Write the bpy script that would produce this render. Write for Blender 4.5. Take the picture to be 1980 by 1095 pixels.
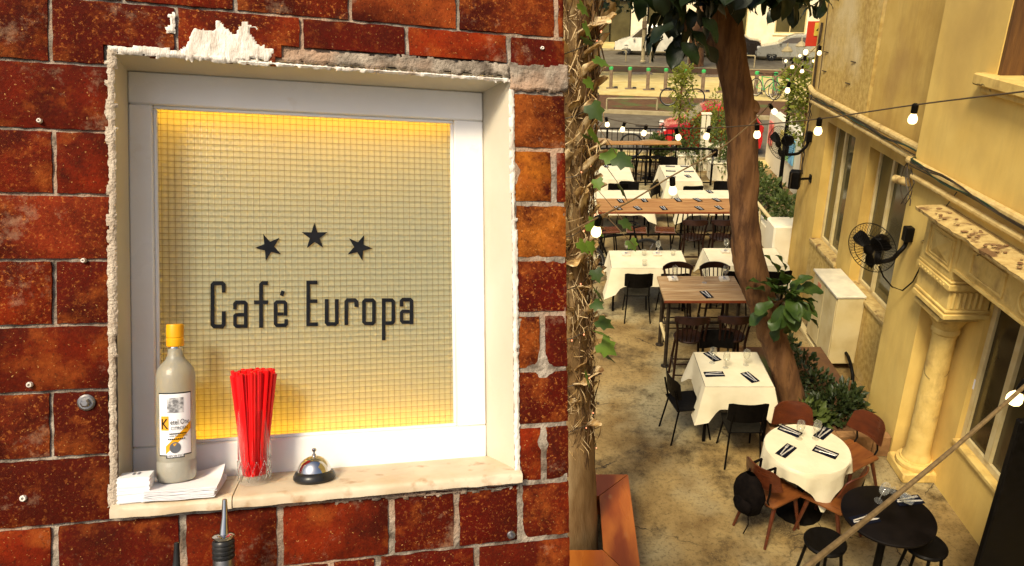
import bpy, math, random
from mathutils import Vector, Matrix, noise
random.seed(7)
R = math.radians
PI = math.pi
scene = bpy.context.scene
for o_ in list(bpy.data.objects):
    bpy.data.objects.remove(o_)
COL = scene.collection

# ------------------------------------------------------------------ camera, sky, sun, exposure
FOC, PXC, PYC, CAMH, PITCH = 1420.0, 1085.0, 547.5, 5.1, R(23.4)
cam_d = bpy.data.cameras.new('camera')
cam = bpy.data.objects.new('camera', cam_d)
COL.objects.link(cam)
cam.location = (0, 0, CAMH)
cam.rotation_euler = (PI / 2 - PITCH, 0, 0)
cam_d.sensor_width = 36
cam_d.lens = 36 * FOC / 1980
cam_d.shift_x = (990 - PXC) / 1980
cam_d.clip_start = 0.02
cam_d.clip_end = 1000
scene.camera = cam

SUN_TO = Vector((-.27, -.54, .79)).normalized()
world = bpy.data.worlds.new('World')
scene.world = world
world.use_nodes = True
wn = world.node_tree.nodes
wl = world.node_tree.links
bg = wn['Background']
sky = wn.new('ShaderNodeTexSky')
sky.sky_type = 'NISHITA'
sky.sun_disc = False
sky.sun_elevation = math.asin(SUN_TO.z)
sky.sun_rotation = math.atan2(SUN_TO.x, SUN_TO.y)
sky.air_density = 1.0
sky.dust_density = 6.0
sky.ozone_density = 1.0
wl.new(sky.outputs[0], bg.inputs[0])
bg.inputs[1].default_value = 0.088
sun_d = bpy.data.lights.new('sun', 'SUN')
sun_d.energy = 2.9
sun_d.angle = R(13)
sun_d.color = (1, .86, .62)
sun = bpy.data.objects.new('sun', sun_d)
COL.objects.link(sun)
sun.rotation_euler = SUN_TO.to_track_quat('Z', 'Y').to_euler()
vs = scene.view_settings
vs.view_transform = 'Standard'
vs.look = 'None'
vs.gamma = 1
vs.use_curve_mapping = False
vs.exposure = 0.58
scene.cycles.max_bounces = 8
scene.cycles.transparent_max_bounces = 16
scene.cycles.use_denoising = True
scene.cycles.sample_clamp_indirect = 6
scene.cycles.caustics_reflective = False
scene.cycles.caustics_refractive = False

# ------------------------------------------------------------------ helpers
SP, CP = math.sin(PITCH), math.cos(PITCH)
def ray(px, py):
    a = (px - PXC) / FOC
    v = (py - PYC) / FOC
    return Vector((a, CP - v * SP, -SP - v * CP))
def G(px, py, z=0.0):
    d = ray(px, py)
    p = d * ((z - CAMH) / d.z)
    return Vector((p.x, p.y, z))
def AY(px, py, Y):
    d = ray(px, py)
    p = d * (Y / d.y)
    return Vector((p.x, Y, p.z + CAMH))
def AX(px, py, X):
    d = ray(px, py)
    p = d * (X / d.x)
    return Vector((X, p.y, p.z + CAMH))

# frame of the brick wall (x right, y into the wall, z up along the wall)
TH, RO = R(16.2), R(.65)
r_ = Vector((1, 0, 0)); u_ = Vector((0, SP, CP)); w_ = Vector((0, CP, -SP))
e1 = math.cos(TH) * r_ + math.sin(TH) * w_
nn = math.sin(TH) * r_ - math.cos(TH) * w_
e1, e2 = math.cos(RO) * e1 + math.sin(RO) * u_, -math.sin(RO) * e1 + math.cos(RO) * u_
WO = Vector((0, 0, CAMH)) + 1.42 * (w_ + (590 - PXC) / FOC * r_)
WM = Matrix(((e1.x, -nn.x, e2.x, WO.x), (e1.y, -nn.y, e2.y, WO.y), (e1.z, -nn.z, e2.z, WO.z), (0, 0, 0, 1)))
WI = WM.inverted()
CL = WI @ Vector((0, 0, CAMH))
def wp(px, py, y=0.0):
    d = WI.to_3x3() @ ray(px, py)
    t = (y - CL.y) / d.y
    return Vector((CL.x + d.x * t, y, CL.z + d.z * t))

class MB:
    def __init__(s):
        s.v = []; s.f = []
    def add(s, vs_, fs):
        b = len(s.v)
        s.v += [tuple(p) for p in vs_]
        s.f += [tuple(b + i for i in q) for q in fs]
        return s
    def box(s, c, d, M=None, ch=0.0):
        c = Vector(c); h = [k / 2 for k in d]
        if ch <= 0:
            P = [Vector((x * h[0], y * h[1], z * h[2])) for x in (-1, 1) for y in (-1, 1) for z in (-1, 1)]
            F = [(0, 1, 3, 2), (4, 6, 7, 5), (0, 4, 5, 1), (2, 3, 7, 6), (0, 2, 6, 4), (1, 5, 7, 3)]
        else:
            ch = min(ch, min(h) * .9)
            P = []; idx = {}
            for x in (-1, 1):
                for y in (-1, 1):
                    for z in (-1, 1):
                        for a in range(3):
                            q = [x * (h[0] - ch), y * (h[1] - ch), z * (h[2] - ch)]
                            q[a] = (x, y, z)[a] * h[a]
                            idx[(x, y, z, a)] = len(P); P.append(Vector(q))
            F = []
            for a in range(3):
                b, e = (a + 1) % 3, (a + 2) % 3
                for sg in (-1, 1):
                    q = []
                    for (i, j) in ((-1, -1), (1, -1), (1, 1), (-1, 1)):
                        k = [0, 0, 0]; k[a] = sg; k[b] = i; k[e] = j
                        q.append(idx[(*k, a)])
                    F.append(tuple(q) if sg > 0 else tuple(reversed(q)))
                for i in (-1, 1):
                    for j in (-1, 1):
                        k0 = [0, 0, 0]; k0[a] = -1; k0[b] = i; k0[e] = j
                        k1 = list(k0); k1[a] = 1
                        q = (idx[(*k0, b)], idx[(*k1, b)], idx[(*k1, e)], idx[(*k0, e)])
                        F.append(q if i * j < 0 else tuple(reversed(q)))
            for x in (-1, 1):
                for y in (-1, 1):
                    for z in (-1, 1):
                        q = tuple(idx[(x, y, z, a)] for a in range(3))
                        F.append(q if x * y * z > 0 else tuple(reversed(q)))
        if M is not None:
            P = [M @ p for p in P]
        return s.add([p + c for p in P], F)
    def bx(s, x0, x1, y0, y1, z0, z1, ch=0.0):
        return s.box(((x0 + x1) / 2, (y0 + y1) / 2, (z0 + z1) / 2), (abs(x1 - x0), abs(y1 - y0), abs(z1 - z0)), None, ch)
    def bar(s, a, b, w, h=None, ch=0.0):
        a = Vector(a); b = Vector(b); d = b - a
        M = d.to_track_quat('Z', 'X').to_matrix()
        return s.box((a + b) / 2, (w, h or w, d.length), M, ch)
    def tube(s, pts, r, n=8, closed=False, cap=True):
        pts = [Vector(p) for p in pts]; m = len(pts)
        rs = r if isinstance(r, (list, tuple)) else [r] * m
        up = None; rings = []
        for i, p in enumerate(pts):
            if closed: t = pts[(i + 1) % m] - pts[i - 1]
            else: t = pts[min(i + 1, m - 1)] - pts[max(i - 1, 0)]
            if t.length < 1e-9: t = Vector((0, 0, 1))
            t.normalize()
            if up is None:
                up = Vector((0, 0, 1)) if abs(t.z) < .9 else Vector((1, 0, 0))
            x = up - t * up.dot(t)
            if x.length < 1e-6: x = t.orthogonal()
            x.normalize(); y = t.cross(x); up = x
            rings.append([p + (x * math.cos(2 * PI * k / n) + y * math.sin(2 * PI * k / n)) * rs[i] for k in range(n)])
        V = [q for g in rings for q in g]; F = []
        for i in range(m if closed else m - 1):
            j = (i + 1) % m
            for k in range(n):
                l = (k + 1) % n
                F.append((i * n + k, i * n + l, j * n + l, j * n + k))
        if cap and not closed:
            F.append(tuple(reversed(range(n)))); F.append(tuple(range((m - 1) * n, m * n)))
        return s.add(V, F)
    def lathe(s, prof, n=24, c=(0, 0, 0), M=None):
        c = Vector(c); V = []; F = []
        for (r, z) in prof:
            for k in range(n):
                a = 2 * PI * k / n
                p = Vector((r * math.cos(a), r * math.sin(a), z))
                V.append((M @ p if M is not None else p) + c)
        for i in range(len(prof) - 1):
            for k in range(n):
                l = (k + 1) % n
                F.append((i * n + k, i * n + l, (i + 1) * n + l, (i + 1) * n + k))
        if prof[0][0] > 1e-6: F.append(tuple(reversed(range(n))))
        if prof[-1][0] > 1e-6: F.append(tuple(range((len(prof) - 1) * n, len(prof) * n)))
        return s.add(V, F)
    def prism(s, poly, f0, f1):
        n = len(poly)
        V = [f0(p) for p in poly] + [f1(p) for p in poly]
        F = [tuple(range(n - 1, -1, -1)), tuple(range(n, 2 * n))]
        F += [(i, (i + 1) % n, n + (i + 1) % n, n + i) for i in range(n)]
        return s.add(V, F)
    def grid(s, nx, ny, fn):
        V = [fn(i / nx, j / ny) for j in range(ny + 1) for i in range(nx + 1)]
        F = [(j * (nx + 1) + i, j * (nx + 1) + i + 1, (j + 1) * (nx + 1) + i + 1, (j + 1) * (nx + 1) + i) for j in range(ny) for i in range(nx)]
        return s.add(V, F)
    def ball(s, c, r, n=12, m=8, sx=1, sy=1, sz=1):
        c = Vector(c)
        pr = [(max(1e-7, math.sin(PI * j / m)) * r, -math.cos(PI * j / m) * r) for j in range(m + 1)]
        V = []; F = []
        for (q, z) in pr:
            for k in range(n):
                a = 2 * PI * k / n
                V.append(c + Vector((q * math.cos(a) * sx, q * math.sin(a) * sy, z * sz)))
        for i in range(m):
            for k in range(n):
                l = (k + 1) % n
                F.append((i * n + k, i * n + l, (i + 1) * n + l, (i + 1) * n + k))
        return s.add(V, F)
    def mesh(s, name, mat, smooth=35):
        me = bpy.data.meshes.new(name)
        me.from_pydata(s.v, [], s.f)
        me.validate()
        if mat: me.materials.append(mat)
        if smooth:
            me.polygons.foreach_set('use_smooth', [True] * len(me.polygons))
            me.set_sharp_from_angle(angle=R(smooth))
        me.update()
        return me
    def build(s, name, mat, parent=None, smooth=35):
        return put(name, s.mesh(name, mat, smooth), parent)

def put(name, me, parent=None):
    o = bpy.data.objects.new(name, me)
    COL.objects.link(o)
    if parent: o.parent = parent
    return o
def tag(o, label=None, cat=None, group=None, kind=None):
    if label: o['label'] = label
    if cat: o['category'] = cat
    if group: o['group'] = group
    if kind: o['kind'] = kind
    return o
def thing(name, label, cat, loc=(0, 0, 0), rz=0.0, group=None):
    o = bpy.data.objects.new(name, None)
    COL.objects.link(o)
    o.empty_display_size = .1
    o.location = loc
    o.rotation_euler = (0, 0, rz)
    return tag(o, label, cat, group)
def kids(o):
    return [c for c in bpy.data.objects if c.parent == o]
def tree_of(o):
    return (o, [tree_of(c) for c in kids(o)])
def copy_tree(t, parent=None):
    o, ch = t
    c = o.copy(); COL.objects.link(c); c.parent = parent
    for k in ch: copy_tree(k, c)
    return c
def nz(x, y=0, z=0):
    return noise.noise(Vector((x, y, z)))
def fb(x, y=0, z=0):
    return noise.fractal(Vector((x, y, z)), 1.0, 2.0, 4)
def lerp(a, b, t):
    return a + (b - a) * t
def rc(j=.1):
    return 1 + random.uniform(-j, j)

# ------------------------------------------------------------------ materials
def grime(m, col, sc=(5, 5, .45), lo=.5, hi=.72, amt=.6, cracks=0.0, ccol=(.05, .03, .012)):
    N = m.node_tree.nodes; L = m.node_tree.links; b = N['Principled BSDF']
    src = b.inputs['Base Color'].links[0].from_socket
    tc = N.new('ShaderNodeTexCoord'); mp = N.new('ShaderNodeVectorMath'); mp.operation = 'MULTIPLY'; mp.inputs[1].default_value = sc
    L.new(tc.outputs['Object'], mp.inputs[0])
    t = N.new('ShaderNodeTexNoise'); t.inputs['Scale'].default_value = 1.0; t.inputs['Detail'].default_value = 9; t.inputs['Roughness'].default_value = .68
    L.new(mp.outputs[0], t.inputs['Vector'])
    r = N.new('ShaderNodeMapRange'); r.inputs[1].default_value = lo; r.inputs[2].default_value = hi; r.inputs[4].default_value = amt; L.new(t.outputs[0], r.inputs[0])
    x = N.new('ShaderNodeMix'); x.data_type = 'RGBA'; L.new(r.outputs[0], x.inputs[0]); L.new(src, x.inputs[6]); x.inputs[7].default_value = (*col, 1)
    out = x.outputs[2]
    if cracks:
        t2 = N.new('ShaderNodeTexNoise'); t2.inputs['Scale'].default_value = 2.2; t2.inputs['Detail'].default_value = 6; L.new(tc.outputs['Object'], t2.inputs['Vector'])
        w = N.new('ShaderNodeMix'); w.data_type = 'RGBA'; w.inputs[0].default_value = .3; L.new(tc.outputs['Object'], w.inputs[6]); L.new(t2.outputs['Color'], w.inputs[7])
        v = N.new('ShaderNodeTexVoronoi'); v.feature = 'DISTANCE_TO_EDGE'; v.inputs['Scale'].default_value = cracks; L.new(w.outputs[2], v.inputs['Vector'])
        r2 = N.new('ShaderNodeMapRange'); r2.inputs[1].default_value = .001; r2.inputs[2].default_value = .006; r2.inputs[3].default_value = 1; r2.inputs[4].default_value = 0; L.new(v.outputs['Distance'], r2.inputs[0])
        r3 = N.new('ShaderNodeMapRange'); r3.inputs[1].default_value = .52; r3.inputs[2].default_value = .58; L.new(t2.outputs[0], r3.inputs[0])
        mu = N.new('ShaderNodeMath'); mu.operation = 'MULTIPLY'; L.new(r2.outputs[0], mu.inputs[0]); L.new(r3.outputs[0], mu.inputs[1])
        y = N.new('ShaderNodeMix'); y.data_type = 'RGBA'; L.new(mu.outputs[0], y.inputs[0]); L.new(out, y.inputs[6]); y.inputs[7].default_value = (*ccol, 1); out = y.outputs[2]
    L.new(out, b.inputs['Base Color'])
    return m
MATS = {}
def pm(name, c1, c2=None, scale=8, rough=.6, bump=0.0, bscale=60, metal=0.0, c3=None, s3=1.5, lo=.35, hi=.65, lo3=.5, hi3=.7,
       spec=.4, coat=0.0, trans=0.0, ior=1.45, sss=0.0, stretch=None, objcol=False, det=8, alpha=1.0, rvar=.12):
    m = bpy.data.materials.new(name); m.use_nodes = True
    N = m.node_tree.nodes; L = m.node_tree.links
    b = N['Principled BSDF']
    b.inputs['Roughness'].default_value = rough
    b.inputs['Metallic'].default_value = metal
    b.inputs['Specular IOR Level'].default_value = spec
    b.inputs['Coat Weight'].default_value = coat
    b.inputs['Transmission Weight'].default_value = trans
    b.inputs['IOR'].default_value = ior
    b.inputs['Alpha'].default_value = alpha
    tc = N.new('ShaderNodeTexCoord'); oi = N.new('ShaderNodeObjectInfo')
    off = N.new('ShaderNodeVectorMath'); off.operation = 'MULTIPLY_ADD'
    sc_ = N.new('ShaderNodeCombineXYZ')
    for k in range(3): L.new(oi.outputs['Random'], sc_.inputs[k])
    L.new(sc_.outputs[0], off.inputs[0])
    off.inputs[1].default_value = (37, 23, 51)
    L.new(tc.outputs['Object'], off.inputs[2])
    vec = off.outputs[0]
    if stretch:
        mp = N.new('ShaderNodeVectorMath'); mp.operation = 'MULTIPLY'
        mp.inputs[1].default_value = stretch
        L.new(vec, mp.inputs[0]); vec = mp.outputs[0]
    def ns(s, d=det):
        t = N.new('ShaderNodeTexNoise'); t.inputs['Scale'].default_value = s; t.inputs['Detail'].default_value = d
        L.new(vec, t.inputs['Vector']); return t.outputs['Fac']
    def mr(src, a, b_, x=0.0, y=1.0):
        t = N.new('ShaderNodeMapRange'); t.inputs[1].default_value = a; t.inputs[2].default_value = b_
        t.inputs[3].default_value = x; t.inputs[4].default_value = y
        L.new(src, t.inputs[0]); return t.outputs[0]
    def mx(f, A, B, mode='MIX'):
        t = N.new('ShaderNodeMix'); t.data_type = 'RGBA'; t.blend_type = mode
        if hasattr(f, 'links'): L.new(f, t.inputs[0])
        else: t.inputs[0].default_value = f
        for s_, q in ((6, A), (7, B)):
            if hasattr(q, 'links'): L.new(q, t.inputs[s_])
            else: t.inputs[s_].default_value = (*q, 1)
        return t.outputs[2]
    n1 = ns(scale)
    col = mx(mr(n1, lo, hi), c1, c2 or tuple(k * .72 for k in c1))
    if c3:
        col = mx(mr(ns(s3, 6), lo3, hi3), col, c3)
    if objcol:
        col = mx(1.0, col, oi.outputs['Color'], 'MULTIPLY')
    L.new(col, b.inputs['Base Color'])
    if rvar and not trans:
        L.new(mr(n1, .3, .7, max(0.02, rough - rvar), min(1, rough + rvar)), b.inputs['Roughness'])
    if bump:
        bp = N.new('ShaderNodeBump'); bp.inputs['Strength'].default_value = min(1, bump); bp.inputs['Distance'].default_value = .004 * max(1, bump)
        L.new(ns(bscale), bp.inputs['Height']); L.new(bp.outputs[0], b.inputs['Normal'])
    m['k'] = 1
    MATS[name] = m
    return m
def emis(name, c, s):
    m = bpy.data.materials.new(name); m.use_nodes = True
    N = m.node_tree.nodes; L = m.node_tree.links
    N.remove(N['Principled BSDF'])
    e = N.new('ShaderNodeEmission'); e.inputs[0].default_value = (*c, 1); e.inputs[1].default_value = s
    L.new(e.outputs[0], N['Material Output'].inputs[0])
    return m
def glassy(name, c=(1, 1, 1), rough=.0, mixt=.75):
    m = bpy.data.materials.new(name); m.use_nodes = True
    N = m.node_tree.nodes; L = m.node_tree.links
    N.remove(N['Principled BSDF'])
    g = N.new('ShaderNodeBsdfGlossy'); g.inputs['Roughness'].default_value = rough + .03
    t = N.new('ShaderNodeBsdfTransparent'); t.inputs[0].default_value = (*c, 1)
    f = N.new('ShaderNodeLayerWeight'); f.inputs[0].default_value = .25
    a = N.new('ShaderNodeMath'); a.operation = 'MULTIPLY_ADD'; a.inputs[1].default_value = .45; a.inputs[2].default_value = 1 - mixt - .24
    a.use_clamp = True
    L.new(f.outputs['Facing'], a.inputs[0])
    x = N.new('ShaderNodeMixShader'); L.new(a.outputs[0], x.inputs[0]); d2 = N.new('ShaderNodeBsdfDiffuse'); d2.inputs[0].default_value = (.8, .8, .74, 1); y = N.new('ShaderNodeMixShader'); y.inputs[0].default_value = .45  # pale diffuse share stands in for highlights on the glass
    L.new(g.outputs[0], y.inputs[1]); L.new(d2.outputs[0], y.inputs[2])
    L.new(t.outputs[0], x.inputs[1]); L.new(y.outputs[0], x.inputs[2])
    L.new(x.outputs[0], N['Material Output'].inputs[0])
    return m
def leafmat(name, c1, c2, tr=.35, scale=6):
    m = pm(name, c1, c2, scale=scale, rough=.45, spec=.4, bump=.3, bscale=40)
    N = m.node_tree.nodes; L = m.node_tree.links
    b = N['Principled BSDF']
    t = N.new('ShaderNodeBsdfTranslucent'); t.inputs[0].default_value = (c1[0] * 1.6, c1[1] * 1.7, c1[2], 1)
    x = N.new('ShaderNodeMixShader'); x.inputs[0].default_value = tr
    L.new(b.outputs[0], x.inputs[1]); L.new(t.outputs[0], x.inputs[2]); L.new(x.outputs[0], N['Material Output'].inputs[0])
    return m
# ================================================================== LEFT: BRICK WALL WITH WINDOW
def wput(o, p=(0, 0, 0), rz=0.0, rx=0.0):
    o.matrix_world = WM @ Matrix.Translation(Vector(p)) @ Matrix.Rotation(rz, 4, 'Z') @ Matrix.Rotation(rx, 4, 'X')
    return o
def brick_material():
    m = bpy.data.materials.new('fired_clay'); m.use_nodes = True
    N = m.node_tree.nodes; L = m.node_tree.links; b = N['Principled BSDF']
    tc = N.new('ShaderNodeTexCoord'); oi = N.new('ShaderNodeObjectInfo')
    cx = N.new('ShaderNodeCombineXYZ')
    for k in range(3): L.new(oi.outputs['Random'], cx.inputs[k])
    of = N.new('ShaderNodeVectorMath'); of.operation = 'MULTIPLY_ADD'; of.inputs[1].default_value = (17, 31, 23)
    L.new(cx.outputs[0], of.inputs[0]); L.new(tc.outputs['Object'], of.inputs[2])
    def ns(s, d=8, r=.6):
        t = N.new('ShaderNodeTexNoise'); t.inputs['Scale'].default_value = s; t.inputs['Detail'].default_value = d
        t.inputs['Roughness'].default_value = r
        L.new(of.outputs[0], t.inputs['Vector']); return t.outputs['Fac']
    def mr(src, a, c):
        t = N.new('ShaderNodeMapRange'); t.inputs[1].default_value = a; t.inputs[2].default_value = c
        L.new(src, t.inputs[0]); return t.outputs[0]
    def mx(f, A, B, mode='MIX'):
        t = N.new('ShaderNodeMix'); t.data_type = 'RGBA'; t.blend_type = mode
        if hasattr(f, 'links'): L.new(f, t.inputs[0])
        else: t.inputs[0].default_value = f
        for s_, q in ((6, A), (7, B)):
            if hasattr(q, 'links'): L.new(q, t.inputs[s_])
            else: t.inputs[s_].default_value = (*q, 1)
        return t.outputs[2]
    def mul(a, v):
        t = N.new('ShaderNodeMath'); t.operation = 'MULTIPLY'; L.new(a, t.inputs[0])
        if hasattr(v, 'links'): L.new(v, t.inputs[1])
        else: t.inputs[1].default_value = v
        return t.outputs[0]
    col = mx(mr(ns(6, 9, .72), .38, .60), oi.outputs['Color'], (.045, .005, .002))
    col = mx(mul(mr(ns(11, 8, .7), .52, .68), .55), col, (.32, .075, .012))
    f1 = ns(150, 4, .7)
    rv = N.new('ShaderNodeMapRange'); rv.inputs[3].default_value = .05; rv.inputs[4].default_value = .8; L.new(oi.outputs['Random'], rv.inputs[0]); rv = rv.outputs[0]
    col = mx(mul(mr(f1, .56, .70), rv), col, (.46, .15, .03))
    col = mx(mul(mr(f1, .44, .34), .6), col, (.035, .008, .004))
    col = mx(mul(mr(ns(210, 3), .66, .72), .6), col, (.60, .32, .10))
    # lime bloom with its own outline
    col = mx(mul(mr(ns(7, 10, .78), .57, .74), .6), col, (.44, .29, .18))
    L.new(col, b.inputs['Base Color'])
    b.inputs['Roughness'].default_value = .75
    b.inputs['Specular IOR Level'].default_value = .06
    bp = N.new('ShaderNodeBump'); bp.inputs['Strength'].default_value = .9; bp.inputs['Distance'].default_value = .003
    L.new(ns(130, 8, .7), bp.inputs['Height']); L.new(bp.outputs[0], b.inputs['Normal'])
    return m
M_brick = brick_material()
M_mortar = pm('lime_mortar', (.36, .305, .24), (.085, .065, .048), scale=30, rough=.9, bump=1.5, bscale=140, c3=(.36, .24, .16), s3=6, lo3=.5, hi3=.62)
M_plaster = pm('white_plaster', (.74, .70, .63), (.36, .28, .21), scale=26, rough=.85, bump=1.0, bscale=120, lo=.46, hi=.72, stretch=(1.6, 1, .6))
M_stucco = pm('rough_stucco', (.54, .46, .36), (.40, .32, .24), scale=60, rough=.9, bump=1.6, bscale=220)
M_reveal = pm('cream_reveal_paint', (.62, .57, .46), (.56, .51, .40), scale=5, rough=.6, bump=.15, bscale=60, c3=(.60, .52, .42), s3=7, lo3=.62, hi3=.8)
M_frame = pm('white_gloss_paint', (.83, .83, .82), (.80, .79, .76), scale=9, rough=.35, bump=.12, bscale=70, c3=(.70, .64, .54), s3=14, lo3=.66, hi3=.8)
M_marble = pm('cream_marble', (.50, .39, .255), (.60, .51, .375), scale=12, rough=.45, bump=.35, bscale=60, c3=(.34, .19, .09), s3=26, lo3=.58, hi3=.74)
M_ink = pm('black_vinyl', (.007, .008, .011), (.014, .015, .018), scale=60, rough=.8, spec=.06)
M_chrome = pm('chrome', (.62, .61, .60), (.5, .5, .5), scale=5, rough=.08, metal=1, rvar=.03)
M_blackp = pm('black_plastic', (.012, .012, .012), (.02, .02, .02), scale=30, rough=.35)
M_paper = pm('white_paper', (.84, .84, .86), (.78, .78, .82), scale=10, rough=.8)
M_red = pm('red_straw', (.80, .004, .006), (.62, .003, .004), scale=40, rough=.4)
M_print = pm('grey_print', (.12, .12, .14), (.3, .3, .32), scale=90, rough=.7)
M_yellow = pm('yellow_cap', (.80, .40, .005), (.72, .33, .004), scale=30, rough=.4)
M_orange = pm('orange_print', (.82, .38, .02), None, scale=30, rough=.6)
M_frost = pm('frosted_glass', (.84, .82, .70), (.78, .76, .62), scale=10, rough=.32, trans=.72, bump=.2, bscale=200, spec=.5)
M_steel = pm('dull_steel', (.35, .34, .33), (.2, .19, .18), scale=40, rough=.4, metal=1)
M_glass = glassy('clear_glass', (.97, .98, .97), mixt=.78)

DEP = .125
TL, TR, BRc, BL = wp(217, 95), wp(990, 150), wp(1000, 935), wp(217, 990)
OX0, OX1 = (TL.x + BL.x) / 2, (TR.x + BRc.x) / 2
OZ1, OZ0 = (TL.z + TR.z) / 2, (BL.z + BRc.z) / 2
WX0, WX1 = wp(-90, 500).x, wp(1093, 500).x
WZ0, WZ1 = wp(500, 1240).z, wp(500, -150).z

wall = thing('brick_wall', 'red brick wall of large mottled blocks around the lit cafe window', 'wall')
wput(wall)
def inside_open(x, z, m=0.0, mt=None):
    return OX0 - m < x < OX1 + m and OZ0 - m < z < OZ1 + (m if mt is None else mt)
def vmid(px, y0):
    return 475 + (y0 - 475) * (1 - px / 5900)
ROWY = [-280, -148, -17, 114, 248, 375, 505, 634, 765, 896, 1029, 1162, 1290]
ROWZ = [wp(0, y).z * .5 + wp(1040, vmid(1040, y)).z * .5 for y in ROWY]
RED, DRED, ORG, ORG2, BRN = (.195, .017, .003), (.105, .007, .002), (.46, .12, .014), (.30, .055, .009), (.26, .036, .008)
# every course: joints as picture columns, colour per block
COURSES = [
    [(-90, 60), (60, 225), (225, 450), (450, 670), (670, 880), (880, 1070), (1070, 1110)],
    [(-90, 20), (20, 235), (235, 453), (453, 676), (676, 885), (885, 1075), (1075, 1110)],
    [(-90, 95), (95, 340), (340, 583), (583, 787), (787, 983), (983, 1110)],
    [(-90, 214), (988, 1110)],
    [(-90, 103), (103, 214), (988, 1072), (1072, 1110)],
    [(-90, 214), (994, 1110)],
    [(-90, 103), (103, 214), (994, 1110)],
    [(-90, 214), (998, 1050), (1050, 1110)],
    [(-90, 98), (98, 214), (998, 1110)],
    [(-90, 216), (1000, 1052), (1052, 1110)],
    [(-90, 104), (104, 352), (352, 541), (541, 757), (757, 883), (883, 1006), (1006, 1110)],
    [(-90, 215), (215, 440), (440, 640), (640, 731), (731, 922), (922, 1110)],
]
COLR = [[RED] * 7, [DRED, RED, RED, RED, ORG2, BRN, DRED], [RED, DRED, RED, DRED, RED, DRED], [RED, ORG], [RED, RED, ORG, RED], [BRN, ORG],
        [RED, DRED, DRED], [RED, ORG, DRED], [BRN, DRED, DRED], [DRED, RED, RED], [RED, DRED, RED, RED, DRED, DRED, RED], [RED, RED, RED, DRED, DRED, DRED]]
def make_brick(x0, x1, z0, z1, seed, flush):
    mb = MB(); nx = max(4, int((x1 - x0) / .011)); ny = max(4, int((z1 - z0) / .011))
    kept = {}
    def vpos(i, j):
        x = lerp(x0, x1, i / nx); z = lerp(z0, z1, j / ny)
        ed = min(i, nx - i, j, ny - j)
        k = .0035 if ed == 0 else (.0012 if ed == 1 else 0)
        if ed == 0:
            x += (.0022 * nz(z * 60, seed, 3) - (.001 if i == nx else 0) + (.001 if i == 0 else 0))
            z += .0022 * nz(x * 60, seed, 9)
        y = k + .0016 * fb(x * 26, z * 26, seed) + .0008 * nz(x * 120, z * 120, seed) - .003 * nz(seed * 3.7, 5.1)
        return Vector((x, y, z))
    cells = set()
    for i in range(nx):
        for j in range(ny):
            cx, cz = lerp(x0, x1, (i + .5) / nx), lerp(z0, z1, (j + .5) / ny)
            if not inside_open(cx, cz, .004, .004 + (.024 if cx > wp(545, 130).x else .0) + .006 * nz(cx * 40, seed)): cells.add((i, j))
    if not cells: return None
    def vi(i, j):
        if (i, j) not in kept:
            kept[(i, j)] = len(mb.v); mb.v.append(tuple(vpos(i, j)))
        return kept[(i, j)]
    for (i, j) in sorted(cells):
        mb.f.append((vi(i, j), vi(i + 1, j), vi(i + 1, j + 1), vi(i, j + 1)))
        for (di, dj, a, b) in ((-1, 0, (0, 1), (0, 0)), (1, 0, (1, 0), (1, 1)), (0, -1, (0, 0), (1, 0)), (0, 1, (1, 1), (0, 1))):
            if (i + di, j + dj) not in cells:
                p, q = vi(i + a[0], j + a[1]), vi(i + b[0], j + b[1])
                P, Q = mb.v[p], mb.v[q]
                k = len(mb.v); mb.v += [(P[0], .03, P[2]), (Q[0], .03, Q[2])]
                mb.f.append((p, k, k + 1, q))
    return mb
GAP = .0030
for r in range(len(COURSES)):
    z1, z0 = ROWZ[r] - GAP, ROWZ[r + 1] + GAP
    ym = (ROWY[r] + ROWY[r + 1]) / 2
    for (a, b), c in zip(COURSES[r], COLR[r]):
        xa, xb = wp(a, vmid(a, ym)).x, min(wp(b, vmid(b, ym)).x, WX1 + .004)
        right = a > 900
        g = GAP + (.0025 if right or r >= 10 else 0)
        mb = make_brick(xa + g, xb - (g if b < 1100 else 0), z0 + (.002 if right else 0), z1 - (.002 if right else 0), random.uniform(0, 90), right)
        if mb is None: continue
        o = mb.build('brick', M_brick, wall, 50)
        k = .80 * rc(.26)
        o.color = (c[0] * k, c[1] * k * rc(.15), c[2] * k * rc(.2), 1)
# mortar bed
mb = MB(); NX, NY = 210, 190
idx = {}
for j in range(NY + 1):
    for i in range(NX + 1):
        x = lerp(WX0, WX1, i / NX); z = lerp(WZ0, WZ1, j / NY)
        rt = max(0, min(1, (x - OX1 + .02) / .02)); rt = max(rt, .35 * max(0, min(1, (OZ0 - z + .03) / .03)) * (1 if x > OX0 else 0))
        sm = fb(x * 20, z * 20, 4)
        y = lerp(.0080, .0052, rt) - .0030 * sm - (.0022 * max(0, fb(x * 9, z * 9, 11) + .05) if rt > .2 else 0)
        idx[(i, j)] = len(mb.v); mb.v.append((x, y, z))
for j in range(NY):
    for i in range(NX):
        x = lerp(WX0, WX1, (i + .5) / NX); z = lerp(WZ0, WZ1, (j + .5) / NY)
        if not inside_open(x, z, -.004): mb.f.append((idx[(i, j)], idx[(i + 1, j)], idx[(i + 1, j + 1)], idx[(i, j + 1)]))
mb.build('mortar', M_mortar, wall, 60)
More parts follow.
